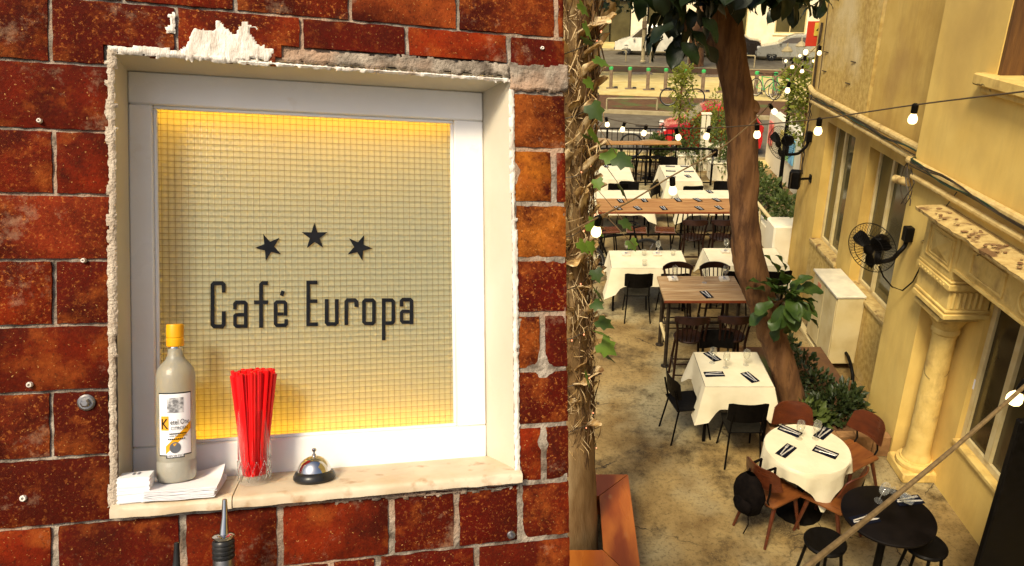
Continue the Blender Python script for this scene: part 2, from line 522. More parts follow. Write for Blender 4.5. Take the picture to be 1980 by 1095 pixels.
# masonry body behind the facing, runs down to the courtyard ground
mb = MB()
mb.bx(WX0 - .3, WX1 - .22, .52, .85, -7.0, WZ1)
for (a, b, c, d) in ((WX0, OX0 - .02, WZ0, WZ1), (OX1 + .05, WX1 - .012, WZ0, WZ1), (OX0 - .019, OX1 + .049, OZ1 + .03, WZ1), (OX0 - .019, OX1 + .049, WZ0, OZ0 - .03)):
    mb.bx(a, b, .031, .10, c, d)
    if b < OX1: mb.bx(a, b, .1005, .519, c, d)
mb.build('wall_core', M_mortar, wall, 0)

def patch(name, poly, mat, base, th, seed, cell=.0035, rag=.012, y0=-.001):
    P = [wp(*p) for p in poly]
    X0, X1 = min(p.x for p in P) - rag, max(p.x for p in P) + rag
    Z0, Z1 = min(p.z for p in P) - rag, max(p.z for p in P) + rag
    nx, ny = max(2, int((X1 - X0) / cell)), max(2, int((Z1 - Z0) / cell))
    def inp(x, z):
        x += rag * nz(x * 45, z * 45, seed) + rag * .5 * nz(x * 130, z * 130, seed + 3)
        z += rag * nz(x * 45, z * 45, seed + 7) + rag * .5 * nz(x * 130, z * 130, seed + 9)
        c = False
        for i in range(len(P)):
            a, b = P[i], P[i - 1]
            if (a.z > z) != (b.z > z) and x < (b.x - a.x) * (z - a.z) / (b.z - a.z) + a.x: c = not c
        return c
    K = {(i, j) for i in range(nx) for j in range(ny) if inp(lerp(X0, X1, (i + .5) / nx), lerp(Z0, Z1, (j + .5) / ny))}
    mb = MB(); ix = {}
    def v(i, j):
        if (i, j) not in ix:
            x, z = lerp(X0, X1, i / nx), lerp(Z0, Z1, j / ny)
            full = all(q in K for q in ((i, j), (i - 1, j), (i, j - 1), (i - 1, j - 1)))
            y = y0 - (th * (.6 + .7 * fb(x * 35, z * 35, seed)) if full else -.002)
            ix[(i, j)] = len(mb.v)
            k_ = .001 if full else .0026
            mb.v.append((x + k_ * nz(x * 170, z * 170, seed), y, z + k_ * nz(x * 170, z * 170, seed + 2)))
        return ix[(i, j)]
    for (i, j) in sorted(K): mb.f.append((v(i, j), v(i + 1, j), v(i + 1, j + 1), v(i, j + 1)))
    return mb.build(name, mat, wall, 80)
patch('plaster_smear', [(345, 116), (352, 88), (368, 72), (368, 50), (420, 46), (440, 55), (452, 66), (462, 52), (478, 40), (496, 55), (494, 80), (520, 88), (532, 104), (520, 118), (440, 120)], M_plaster, 0, .0028, 3, rag=.016, cell=.0028)
patch('plaster_smear', [(208, 88), (290, 90), (345, 98), (440, 108), (440, 122), (345, 112), (222, 104), (210, 98)], M_plaster, 0, .004, 5, rag=.004)
patch('plaster_smear', [(325, 25), (336, 24), (338, 60), (333, 64), (320, 62), (322, 50), (328, 48)], M_plaster, 0, .003, 8, rag=.004)
patch('plaster_smear', [(440, 113), (560, 122), (700, 132), (860, 144), (978, 150), (988, 156), (988, 160), (860, 150), (700, 138), (560, 129), (440, 120)], M_plaster, 0, .003, 15, rag=.002)
patch('mortar_smear', [(548, 112), (600, 100), (700, 104), (830, 112), (985, 124), (985, 148), (860, 142), (700, 130), (560, 120)], M_mortar, 0, .004, 12, rag=.006)
patch('mortar_smear', [(985, 122), (1100, 128), (1100, 178), (988, 176)], M_mortar, 0, .007, 19, rag=.006)
patch('stucco_edge', [(205, 92), (224, 98), (225, 400), (226, 700), (226, 990), (210, 990), (210, 800), (208, 400), (205, 180)], M_stucco, 0, .003, 22, rag=.0015)
patch('stucco_edge', [(986, 156), (994, 158), (1000, 500), (1005, 925), (996, 930), (990, 500), (985, 200)], M_plaster, 0, .0022, 28, rag=.0012)
patch('mortar_smear', [(222, 990), (480, 976), (1003, 941), (1003, 946), (760, 964), (560, 979), (440, 987), (225, 1000)], M_mortar, 0, .003, 31, rag=.004)

# ---- window: reveal, frame, pane
frame_px = dict(l=252, r=937, t=138, b=925)
FX0 = (wp(250, 300, DEP).x + wp(252, 800, DEP).x) / 2
FX1 = (wp(934, 300, DEP).x + wp(941, 800, DEP).x) / 2
FZ1 = (wp(235, 136, DEP).z + wp(930, 178, DEP).z) / 2
FZ0 = (wp(412, 921, DEP).z + wp(942, 884, DEP).z) / 2
PD = DEP + .016
GX0 = (wp(298, 205, PD).x + wp(305, 860, PD).x) / 2
GX1 = (wp(876, 235, PD).x + wp(882, 825, PD).x) / 2
GZ1 = (wp(298, 206, PD).z + wp(876, 234, PD).z) / 2
GZ0 = (wp(305, 858, PD).z + wp(882, 826, PD).z) / 2
mb = MB()
# reveal faces, with the ragged outer arris
def strip(p00, p01, q00, q01, n, sd):
    V = []
    for i in range(n + 1):
        t = i / n
        a = Vector(p00).lerp(Vector(p01), t); b = Vector(q00).lerp(Vector(q01), t)
        for k in range(5):
            c = a.lerp(b, k / 4)
            if k == 0:
                c += Vector((.0008 * nz(t * 50, sd), .001 * nz(t * 40, sd, 2), .0008 * nz(t * 50, sd, 5)))
            V.append(c)
    mb.add(V, [(i * 5 + k, i * 5 + k + 1, i * 5 + k + 6, i * 5 + k + 5) for i in range(n) for k in range(4)])
yb = DEP + .01
rev = None
strip((OX0, 0, OZ1), (OX1, 0, OZ1), (FX0, yb, FZ1), (FX1, yb, FZ1), 90, 1)
strip((OX1, 0, OZ1), (OX1, 0, OZ0), (FX1, yb, FZ1), (FX1, yb, FZ0 - .05), 90, 2)
strip((OX0, 0, OZ0), (OX0, 0, OZ1), (FX0, yb, FZ0 - .05), (FX0, yb, FZ1), 90, 3)
mb.build('window_reveal', M_reveal, wall, 40)
mb = MB(); y0, y1 = DEP, DEP + .05
mb.bx(FX0, FX1, y0, y1, GZ1, FZ1, .003)
mb.bx(FX0, FX1, y0 + .0015, y1, FZ0 - .03, GZ0, .003)
mb.bx(FX0, GX0, y0 + .001, y1, GZ0, GZ1, .003)
mb.bx(GX1, FX1, y0 + .001, y1, GZ0, GZ1, .003)
win = mb.build('window', M_frame, wall, 40)
win['label'] = 'white painted window with wired yellow glass, black lettering and three stars'
mb = MB(); t = .007
for (a, b, c, d) in ((GX0, GX1, GZ1 - t, GZ1), (GX0, GX1, GZ0, GZ0 + t), (GX0, GX0 + t, GZ0 + t, GZ1 - t), (GX1 - t, GX1, GZ0 + t, GZ1 - t)):
    mb.bx(a, b, DEP + .009, DEP + .0155, c, d, .002)
mb.build('glazing_bead', M_frame, win, 40)
# pane: cast wired glass, translucent, ribbed
pane_m = bpy.data.materials.new('cast_wired_glass'); pane_m.use_nodes = True
N = pane_m.node_tree.nodes; L = pane_m.node_tree.links
pb = N['Principled BSDF']; pb.inputs['Base Color'].default_value = (.33, .375, .29, 1); pb.inputs['Roughness'].default_value = .22
tl = N.new('ShaderNodeBsdfTranslucent'); tl.inputs[0].default_value = (.85, .80, .62, 1)
mxs = N.new('ShaderNodeMixShader'); mxs.inputs[0].default_value = .45
L.new(pb.outputs[0], mxs.inputs[1]); L.new(tl.outputs[0], mxs.inputs[2]); L.new(mxs.outputs[0], N['Material Output'].inputs[0])
tc = N.new('ShaderNodeTexCoord')
def wv(dirn, sc):
    w = N.new('ShaderNodeTexWave'); w.bands_direction = dirn; w.inputs['Scale'].default_value = sc; w.inputs['Distortion'].default_value = .6
    w.inputs['Detail'].default_value = 1; L.new(tc.outputs['Object'], w.inputs['Vector']); return w.outputs['Fac']
CELL = (GX1 - GX0) / 49
ad = N.new('ShaderNodeMath'); ad.operation = 'ADD'
L.new(wv('X', PI / (10 * CELL)), ad.inputs[0]); L.new(wv('Z', PI / (10 * CELL)), ad.inputs[1])
bp = N.new('ShaderNodeBump'); bp.inputs['Strength'].default_value = .28; bp.inputs['Distance'].default_value = .003
L.new(ad.outputs[0], bp.inputs['Height']); L.new(bp.outputs[0], pb.inputs['Normal']); L.new(bp.outputs[0], tl.inputs['Normal'])
mb = MB(); mb.bx(GX0 - .004, GX1 + .004, PD, PD + .006, GZ0 - .004, GZ1 + .004)
mb.build('glass_pane', pane_m, win, 0)
M_wire = pm('rusty_wire', (.18, .145, .07), (.25, .19, .09), scale=50, rough=.5)
mb = MB(); hw = .00034
nzw = int((GZ1 - GZ0) / CELL)
for i in range(1, 49):
    x = GX0 + CELL * i
    mb.tube([(x + .0007 * nz(i, k * .4), PD - .001, lerp(GZ0, GZ1, k / 12)) for k in range(13)], hw, 4)
for j in range(1, nzw + 1):
    z = GZ0 + (GZ1 - GZ0) * j / (nzw + 1)
    mb.tube([(lerp(GX0, GX1, k / 12), PD - .002, z + .0009 * nz(j, k * .4, 5)) for k in range(13)], hw * 1.1, 4)
mb.build('wire_grid', M_wire, win, 0)['kind'] = 'stuff'
# light box behind the pane with a warm tube at head and foot
M_tube = emis('warm_tube', (1, .53, .012), 165)
mb = MB(); y0, y1 = DEP + .051, DEP + .30
a, b, c, d = GX0 - .03, GX1 + .03, GZ0 - .05, GZ1 + .05
mb.bx(a, b, y1, y1 + .01, c, d); mb.bx(a - .01, a, y0, y1, c, d); mb.bx(b, b + .01, y0, y1, c, d); mb.bx(a, b, y0, y1, d, d + .01); mb.bx(a, b, y0, y1, c - .01, c)
M_inner = pm('inner_white', (.10, .10, .08), None, scale=6, rough=.8)
mb.build('light_box', M_inner, win, 0)
for z in (GZ1 - .004, GZ0 + .004):
    mb = MB(); mb.tube([(GX0 - .01, DEP + .058, z), (GX1 + .01, DEP + .058, z)], .006, 10); mb.build('light_tube', M_tube, win)
# lettering and stars on the pane
def cpx(p): return wp(380 + p[0] / 3.808, 400 + p[1] / 3.808, PD - .0036)
def ribbon(mb, pts, w, closed=False):
    P = [Vector((p[0], p[1])) for p in pts]; n = len(P); Lf = []; Rt = []
    for i in range(n):
        a = P[i - 1] if (i > 0 or closed) else None; b = P[(i + 1) % n] if (i < n - 1 or closed) else None
        d1 = (P[i] - a).normalized() if a is not None else (b - P[i]).normalized()
        d2 = (b - P[i]).normalized() if b is not None else d1
        t = (d1 + d2).normalized(); nr = Vector((-t.y, t.x)); k = (w / 2) / max(.3, nr.dot(Vector((-d1.y, d1.x))))
        Lf.append(P[i] + nr * k); Rt.append(P[i] - nr * k)
    V = []
    for q, s in zip(Lf, Rt):
        A, B = cpx(q), cpx(s)
        V += [A, B, A + Vector((0, .0012, 0)), B + Vector((0, .0012, 0))]
    for i in range(n if closed else n - 1):
        o, p = i * 4, ((i + 1) % n) * 4
        mb.add([], []);
    base = len(mb.v); mb.v += [tuple(q) for q in V]
    for i in range(n if closed else n - 1):
        o, p = base + i * 4, base + ((i + 1) % n) * 4
        mb.f += [(o, o + 1, p + 1, p), (o, p, p + 2, o + 2), (o + 1, o + 3, p + 3, p + 1)]
    if not closed:
        for o in (base, base + (n - 1) * 4): mb.f.append((o, o + 1, o + 3, o + 2))
LET = [
    [([(200, 632), (200, 575), (188, 563), (130, 563), (117, 576), (117, 868), (130, 881), (188, 881), (200, 868), (200, 770)], 29)],
    [([(283, 755), (283, 714), (293, 704), (352, 704), (362, 714), (362, 892)], 27), ([(348, 795), (293, 795), (283, 805), (283, 868), (293, 879), (348, 879)], 26)],
    [([(525, 562), (487, 562), (475, 574), (475, 892)], 29), ([(422, 703), (460, 703)], 27), ([(490, 703), (527, 703)], 27)],
    [([(655, 803), (655, 712), (645, 702), (592, 702), (582, 712), (582, 862), (592, 873), (650, 873), (660, 863), (660, 828)], 26), ([(596, 790), (641, 790)], 24), ([(626, 656), (637, 620)], 27)],
    [([(890, 558), (822, 558), (822, 865), (893, 865)], 27), ([(836, 695), (890, 695)], 26)],
    [([(958, 680), (958, 853), (968, 864), (1022, 864), (1033, 853), (1033, 680)], 28)],
    [([(1103, 872), (1103, 700), (1113, 688), (1165, 688), (1176, 699), (1176, 738)], 28)],
    [([(1233, 700), (1244, 688), (1295, 688), (1306, 700), (1306, 848), (1295, 860), (1244, 860), (1233, 848)], 27, True)],
    [([(1378, 983), (1378, 688), (1438, 688), (1449, 700), (1449, 845), (1438, 857), (1392, 857)], 27)],
    [([(1510, 735), (1510, 695), (1520, 684), (1572, 684), (1583, 695), (1583, 865)], 27), ([(1569, 770), (1520, 770), (1510, 780), (1510, 840), (1520, 850), (1569, 850)], 25)],
]
for g in LET:
    mb = MB()
    for s in g: ribbon(mb, s[0], s[1], len(s) > 2)
    mb.build('letter', M_ink, win, 0)
for pts in ([(490, 200), (612, 228), (622, 350), (510, 400), (430, 303)], [(867, 118), (965, 187), (932, 302), (812, 305), (773, 187)], [(1235, 207), (1297, 307), (1222, 398), (1112, 352), (1122, 232)]):
    c = Vector((sum(p[0] for p in pts) / 5, sum(p[1] for p in pts) / 5)); P = []
    for i in range(5):
        a, b = Vector(pts[i]), Vector(pts[(i + 1) % 5])
        P += [a, c + ((a + b) / 2 - c) * .47]
    mb = MB(); n = 10
    V = [cpx(p) for p in P] + [cpx(c)]
    mb.add(V, [(10, i, (i + 1) % 10) for i in range(10)])
    mb.add([v + Vector((0, .0012, 0)) for v in V[:10]], [])
    mb.f += [(i, 11 + i, 11 + (i + 1) % 10, (i + 1) % 10) for i in range(10)]
    mb.build('star', M_ink, win, 0)
# marble sill, two slabs
SZ = FZ0
sj = wp(459, 950, .05).x
for k, (a, b) in enumerate(((OX0 - .004, sj - .001), (sj + .001, OX1 + .008))):
    mb = MB(); nx = int((b - a) / .012)
    for (s0, s1) in ((0, 1),):
        prof = [(DEP + .0, SZ), (.05, SZ - .002), (-.012, SZ - .005), (-.018, SZ - .008), (-.020, SZ - .014), (-.019, SZ - .026), (.06, SZ - .028)]
        V = []
        for i in range(nx + 1):
            x = lerp(a, b, i / nx)
            for q, (y, z) in enumerate(prof):
                e = (.0022 * fb(x * 30, q * .7, k) if 2 <= q <= 5 else 0)
                V.append((x, y + e + (.004 * max(0, nz(x * 22, 4, k) - .25) if 2 <= q <= 4 else 0), z + (e * .6 if q < 6 else 0)))
        m_ = len(prof)
        mb.add(V, [(i * m_ + q, i * m_ + q + 1, (i + 1) * m_ + q + 1, (i + 1) * m_ + q) for i in range(nx) for q in range(m_ - 1)])
        mb.f.append(tuple(range(m_))); mb.f.append(tuple(nx * m_ + q for q in reversed(range(m_))))
    mb.build('sill_slab', M_marble, wall, 50)
mb = MB(); mb.bx(OX0 - .003, OX1 + .006, .004, .1, OZ0 - .004, SZ - .030); mb.build('sill_bed', M_mortar, wall, 0)

# ---- things on the sill
def onsill(px, py, y):
    p = wp(px, py, y); return Vector((p.x, y, SZ - .001))
MPX = 1.49 / 1420
# cards
cx = wp(263, 930, .012)
t = thing('card_stack', 'small white stack of printed cards in the left corner of the sill', 'cards')
wput(t, (cx.x, .012, SZ - .003), R(3))
for k in range(22):
    mb = MB(); mb.box((random.uniform(-.001, .001), random.uniform(-.0015, .0015), .0012 + k * .0021), (.052, .046, .0019), Matrix.Rotation(R(random.uniform(-1.5, 1.5)), 3, 'Z'))
    mb.build('card', M_paper, t, 0)
mb = MB()
for (a, b) in ((-.004, .012), (.004, .010)):
    mb.box((a, .006, .0472), (.004, .016, .0004))
mb.build('print', M_print, t, 0)
# napkins
nx_ = wp(351, 952, .0)
t = thing('napkin_stack', 'pile of white paper napkins under the bottle with a curled corner', 'napkins')
wput(t, (nx_.x, .046, SZ - .001), R(-2))
for k in range(9):
    mb = MB(); an = R(random.uniform(-4, 4)); h = .0008 + k * .0021
    def fn(u, v, h=h, k=k):
        x, y = (u - .5) * .122, (v - .5) * .120 - .004
        z = h + .0015 * nz(u * 3, v * 3, k)
        z += .030 * max(0, u + v - 1.45) ** 1.2 * (1 if k > 4 else .2) + .012 * max(0, (1 - u) - v * .0 - .85) * (1 if k > 5 else 0)
        q = Matrix.Rotation(an, 3, 'Z') @ Vector((x, y, 0)); return (q.x, q.y, z)
    mb.grid(12, 12, fn)
    V0 = len(mb.v); mb.v += [(x, y, z - .0012) for (x, y, z) in mb.v]
    ed = [i for i in range(13)] + [13 * j + 12 for j in range(1, 13)] + [156 + i for i in range(11, -1, -1)] + [13 * j for j in range(11, 0, -1)]
    mb.f += [(ed[i], ed[i - 1], V0 + ed[i - 1], V0 + ed[i]) for i in range(len(ed))]
    mb.build('napkin_sheet', M_paper, t, 40)
# bottle
by = .058; bz = SZ + .019
bp_ = wp(342, 930, by)
ztop = wp(338, 627, by).z
Hb = ztop - bz; K = Hb / .308; Rb = .0355 * K / 1.0
t = thing('liquor_bottle', 'frosted bottle with yellow screw cap and white picture label on the sill', 'bottle')
wput(t, (bp_.x, by, bz), R(8), 0)
Z = lambda v: v * Hb
mb = MB(); mb.lathe([(Rb * .9, 0), (Rb, .006), (Rb, Z(.12)), (Rb * .975, Z(.125)), (Rb * .975, Z(.135)), (Rb, Z(.14)), (Rb * 1.0, Z(.64)), (Rb * .985, Z(.68)), (Rb * .9, Z(.715)), (Rb * .72, Z(.745)), (Rb * .5, Z(.772)), (Rb * .40, Z(.80)), (Rb * .37, Z(.83)), (Rb * .36, Z(.88))], 40)
mb.build('bottle_body', M_frost, t)
mb = MB(); mb.lathe([(Rb * .36, Z(.845)), (Rb * .375, Z(.845)), (Rb * .375, Z(.855)), (Rb * .36, Z(.858))], 24); mb.build('neck_ring', M_chrome, t)
mb = MB(); mb.lathe([(Rb * .44, Z(.858)), (Rb * .45, Z(.862)), (Rb * .45, Z(.905)), (Rb * .425, Z(.908)), (Rb * .425, Z(.914)), (Rb * .45, Z(.917)), (Rb * .45, Z(.99)), (Rb * .42, Z(1)), (1e-7, Z(1))], 28)
mb.build('screw_cap', M_yellow, t)
def curve(mb, x0, x1, z0, z1, off, n=14, c=0.0):
    rr = Rb + off
    mb.grid(n, 1, lambda u, v: (rr * math.sin(lerp(x0, x1, u) / rr), -rr * math.cos(lerp(x0, x1, u) / rr), lerp(z0, z1, v)))
lw = Rb * .86
mb = MB(); curve(mb, -lw * 1.04, lw * 1.04, Z(.172), Z(.572), .0006); curve(mb, -lw * .55, lw * .55, Z(.158), Z(.172), .0006)
lab = mb.build('label', M_blackp, t)
mb = MB(); curve(mb, -lw, lw, Z(.180), Z(.564), .0010); curve(mb, -lw * .5, lw * .5, Z(.164), Z(.180), .0010); mb.build('label_paper', M_paper, lab)
mb = MB(); curve(mb, -lw * .45, lw * .52, Z(.445), Z(.540), .0014); mb.build('label_picture', pm('etching', (.16, .16, .17), (.62, .62, .64), scale=110, rough=.8, lo=.4, hi=.6), lab)
mb = MB()
rr = Rb + .0013
def bend(x, z): return (rr * math.sin(x / rr), -rr * math.cos(x / rr), z)
mb.grid(10, 1, lambda u, v: bend(lerp(-lw * .55, lw * .98, u) - v * .0 + (1 - v) * 0, Z(lerp(.185, .335, u) + (.0 if v < .5 else .05) + (0 if u < .99 else .0))))
mb.build('label_band', M_yellow, lab)
mb = MB(); curve(mb, -lw * .86, -lw * .36, Z(.335), Z(.425), .0014); mb.build('label_initial', M_orange, lab)
mb = MB(); n = 20
mb.add([bend(0 + .0095 * math.cos(2 * PI * k / n), Z(.225) + .0105 * math.sin(2 * PI * k / n)) for k in range(n)], [tuple(range(n))])
mb.v = [(x * 1.012, y * 1.012, z) for x, y, z in mb.v]; mb.build('label_seal', M_steel, lab)
def text_mesh(txt, h, name='lettering', ext=0.0, wx=1.0):
    cu = bpy.data.curves.new(name, 'FONT'); cu.body = txt; cu.size = h; cu.align_x = 'CENTER'; cu.extrude = ext; cu.resolution_u = 3
    ob = bpy.data.objects.new(name, cu); COL.objects.link(ob)
    dg = bpy.context.evaluated_depsgraph_get()
    me = bpy.data.meshes.new_from_object(ob.evaluated_get(dg))
    bpy.data.objects.remove(ob)
    for v in me.vertices: v.co.x *= wx
    return me
for (txt, h, x, z, wx) in (('K', .028, -lw * .61, .345, .75), ('etel One', .0135, lw * .30, .372, .68), ('CITROEN', .0085, lw * .26, .338, .8), ('IMPORTED', .006, 0, .166, 1.0),
                           ('Handcrafted vodka', .0058, lw * .2, .310, .8), ('with fresh citrus', .0058, lw * .2, .293, .8), ('and the finest wheat', .0058, lw * .12, .276, .75)):
    if 'a' in txt and len(txt) > 9: # small print, unreadable lines: thin bars
        me = MB()
        for q in range(9): me.box((-.014 + q * .0033, 0, .001), (.0024, .0002, .0024))
        me = me.mesh('small_print', None, 0)
    else:
        me = text_mesh(txt, h, wx=wx)
        for v in me.vertices: v.co = (v.co.x, 0, v.co.y)
    for v in me.vertices:
        v.co = Vector(bend(v.co.x + x, v.co.z + Z(z))) * 1.0
        v.co.x *= 1.03; v.co.y *= 1.03
    me.materials.clear(); me.materials.append(M_ink)
    put('lettering', me, lab)
# glass of straws
gy = .062
gp = wp(492, 930, gy)
g0 = SZ - .001
Hg = wp(492, 792, gy).z - g0
t = thing('tumbler', 'tall cut glass tumbler packed with red straws on the sill', 'glass')
wput(t, (gp.x, gy, g0))
rg = .0305
M_cut = pm('cut_crystal', (.95, .96, .95), (.9, .92, .9), scale=20, rough=.03, trans=1.0, ior=1.45, rvar=0)
mb = MB(); pr = [(rg * .92, 0), (rg, .004), (rg * .97, Hg * .3), (rg * .98, Hg), (rg * .92, Hg), (rg * .89, Hg * .3), (rg * .8, .014), (1e-7, .012)]
mb.lathe(pr, 28)
for j in range(3):
    for k in range(28):
        i = 28 + k
mb.build('glass_body', M_glass, t)
mb = MB()
for k in range(12):
    a = 2 * PI * k / 12
    for (za, zb) in ((.008, Hg * .32), ):
        for sgn in (-1, 1):
            mb.tube([(rg * 1.0 * math.cos(a + sgn * lerp(-.26, .26, q / 5)), rg * 1.0 * math.sin(a + sgn * lerp(-.26, .26, q / 5)), lerp(za, zb, q / 5)) for q in range(6)], .0011, 5)
    mb.tube([(rg * math.cos(a), rg * math.sin(a), Hg * .34), (rg * math.cos(a), rg * math.sin(a), Hg * .62)], [.0014, .0003], 5)
mb.build('cut_pattern', M_cut, t)
Hs = wp(490, 720, gy).z - g0
st = MB(); st.tube([(0, 0, 0), (0, 0, 1)], .0024, 6)
stm = None
for k in range(165):
    a = random.uniform(0, 2 * PI); q = math.sqrt(random.uniform(0.02, 1))
    b0 = Vector((q * rg * .62 * math.cos(a), q * rg * .62 * math.sin(a), .016)); q2 = q * rc(.08)
    Ls = Hs * random.uniform(.965, 1.025)
    b1 = Vector((q2 * rg * 1.34 * math.cos(a), q2 * rg * 1.2 * math.sin(a), Ls))
    if stm is None:
        mb = MB(); mb.tube([(0, 0, 0), (0, 0, Hs)], .0035, 6); stm = mb.mesh('straw', M_red, 40)
    o = put('straw', stm); d = b1 - b0
    tag(o, 'thin red straw standing in the cut glass tumbler on the sill', 'straw', 'red straws in the tumbler')
    o.matrix_world = WM @ Matrix.Translation(Vector((gp.x, gy, g0)) + b0) @ d.to_track_quat('Z', 'X').to_matrix().to_4x4() @ Matrix.Diagonal((1, 1, d.length / Hs, 1))
# service bell
py_ = .050; bpz = wp(608, 922, py_)
t = thing('service_bell', 'chrome dome service bell on a black base on the sill', 'bell')
wput(t, (bpz.x, py_, SZ - .002))
rb = .0405
mb = MB(); mb.lathe([(rb * .93, 0), (rb, .004), (rb, .009), (rb * .9, .016), (rb * .78, .019), (1e-7, .019)], 36); mb.build('base', M_blackp, t)
mb = MB(); mb.lathe([(rb * .78, .017), (rb * .80, .018), (rb * .79, .021), (rb * .74, .028), (rb * .62, .036), (rb * .45, .0425), (rb * .26, .0465), (rb * .14, .0475), (1e-7, .0475)], 40); mb.build('dome', M_chrome, t)
mb = MB(); mb.lathe([(.004, .0475), (.004, .051), (.0022, .0515), (.0022, .056), (.0045, .057), (.0048, .060), (.003, .0625), (1e-7, .063)], 16); mb.build('button', M_chrome, t)
# pourers on bottles standing below the frame
M_dglass = pm('dark_glass', (.02, .03, .02), (.05, .05, .04), scale=10, rough=.12)
shelf_z = wp(430, 1330, -.09).z
def pourer(px, py, label, y, k):
    p = wp(px, py, y); t = thing('pourer_bottle', label, 'bottle'); wput(t, (p.x, y, p.z))
    mb = MB(); mb.tube([(.003, 0, 0), (.0025, 0, -.03), (.001, 0, -.062)], [.0042, .0055, .0085], 12); mb.build('spout', M_chrome if k else M_blackp, t)
    mb = MB(); mb.lathe([(1e-7, -.060), (.014, -.061), (.0185, -.0635), (.0185, -.066), (.016, -.070), (1e-7, -.071)], 24); mb.build('collar', M_chrome if k else M_blackp, t)
    mb = MB(); pr = [(.0165, -.071)]
    for q in range(4): pr += [(.0185, -.074 - q * .008), (.0185, -.078 - q * .008), (.0165, -.0795 - q * .008)]
    mb.lathe(pr + [(.0165, -.107)], 24); mb.build('stopper', M_blackp, t)
    zb = shelf_z - p.z
    mb = MB(); mb.lathe([(.017, -.104), (.0175, -.108), (.0175, -.15), (.02, -.17), (.036, -.20), (.037, -.22), (.037, zb + .004), (.034, zb), (1e-7, zb)], 28); mb.build('bottle_body', M_steel if k else M_dglass, t)
pourer(431, 966, 'bottle with a chrome spout and black ribbed stopper in front of the bricks', -.09, 1)
pourer(338, 1050, 'bottle with a black pouring spout at the lower left of the chrome one', -.09, 0)
t = thing('bar_shelf', 'wooden bar shelf below the window carrying the pourer bottles', 'shelf'); wput(t)
mb = MB(); a = wp(200, 1330, -.09).x; b = wp(640, 1330, -.09).x
mb.bx(a, b, -.16, -.02, shelf_z - .03, shelf_z - .0005, .003); mb.build('board', M_marble, t)
mb = MB()
for x in (a + .05, b - .05): mb.bx(x - .01, x + .01, -.15, -.004, shelf_z - .09, shelf_z - .031)
mb.build('bracket', M_steel, t)
# fixings in the brickwork
for (px, py, r, lb) in ((168, 778, .0145, 'rusty bolt anchor stuck in the brick left of the window'), (988, 1034, .009, 'steel bolt head in the mortar under the right end of the sill'),
                        (77, 234, .0042, 'small wall plug high in the bricks left of the window'), (162, 504, .0042, 'small wall plug in the joint beside the window frame'),
                        (46, 963, .0055, 'round white wall plug low in the bricks on the left'), (58, 744, .005, 'white wall plug beside the drilled holes on the left'), (1048, 94, .004, 'tiny red wall plug in the top right brick')):
    p = wp(px, py); t = thing('wall_plug' if r < .008 else 'anchor_bolt', lb, 'fixing'); wput(t, (p.x, -.001, p.z))
    Mx = Matrix.Rotation(PI / 2, 3, 'X')
    mb = MB(); mb.lathe([(r, -.004), (r, .003), (r * .8, .005), (r * .45, .005), (r * .45, .001), (1e-7, .001)], 14, M=Mx); mb.build('washer', M_steel if r > .006 else M_plaster, t)
    if r > .008:
        mb = MB(); mb.lathe([(r * .55, .0), (r * .55, .011), (r * .35, .013), (1e-7, .013)], 6, M=Mx); mb.build('nut', M_steel, t, 20)
# ================================================================== RIGHT: COURTYARD SETTING
def floor_material():
    m = pm('worn_concrete', (.31, .215, .080), (.17, .105, .033), scale=3.0, rough=.62, bump=.6, bscale=60, c3=(.34, .285, .15), s3=.9, lo=.38, hi=.66, lo3=.46, hi3=.62, spec=.35, rvar=.18)
    N = m.node_tree.nodes; L = m.node_tree.links; b = N['Principled BSDF']
    src = b.inputs['Base Color'].links[0].from_socket
    tc = N.new('ShaderNodeTexCoord')
    def ns(s, d=8, r=.6):
        t = N.new('ShaderNodeTexNoise'); t.inputs['Scale'].default_value = s; t.inputs['Detail'].default_value = d; t.inputs['Roughness'].default_value = r
        L.new(tc.outputs['Object'], t.inputs['Vector']); return t
    def mr(s, a, c, x=0, y=1):
        t = N.new('ShaderNodeMapRange'); t.inputs[1].default_value = a; t.inputs[2].default_value = c; t.inputs[3].default_value = x; t.inputs[4].default_value = y
        L.new(s, t.inputs[0]); return t.outputs[0]
    def mx(f, A, B):
        t = N.new('ShaderNodeMix'); t.data_type = 'RGBA'; L.new(f, t.inputs[0]); L.new(A, t.inputs[6]); t.inputs[7].default_value = (*B, 1); return t.outputs[2]
    col = mx(mr(ns(1.25, 10, .72).outputs[0], .50, .62, 0, .9), src, (.032, .018, .006))
    col = mx(mr(ns(24, 6, .7).outputs[0], .50, .68, 0, .7), col, (.045, .026, .008))
    col = mx(mr(ns(70, 4, .6).outputs[0], .54, .68, 0, .6), col, (.34, .24, .09))
    # hairline cracks
    wp_ = N.new('ShaderNodeMix'); wp_.data_type = 'RGBA'; wp_.inputs[0].default_value = .22
    L.new(tc.outputs['Object'], wp_.inputs[6]); L.new(ns(2.5, 4).outputs['Color'], wp_.inputs[7])
    v = N.new('ShaderNodeTexVoronoi'); v.feature = 'DISTANCE_TO_EDGE'; v.inputs['Scale'].default_value = .62
    L.new(wp_.outputs[2], v.inputs['Vector'])
    cr = mr(v.outputs['Distance'], .0008, .0035, 1, 0)
    mu = N.new('ShaderNodeMath'); mu.operation = 'MULTIPLY'; L.new(cr, mu.inputs[0]); L.new(mr(ns(.9, 2).outputs[0], .46, .54), mu.inputs[1])
    col = mx(mu.outputs[0], col, (.03, .02, .01))
    L.new(col, b.inputs['Base Color'])
    return m
M_floor = floor_material()
M_wallA = pm('golden_render', (.62, .43, .115), (.54, .355, .085), scale=3, rough=.85, bump=.7, bscale=120, c3=(.44, .28, .08), s3=1.1, lo3=.52, hi3=.72)
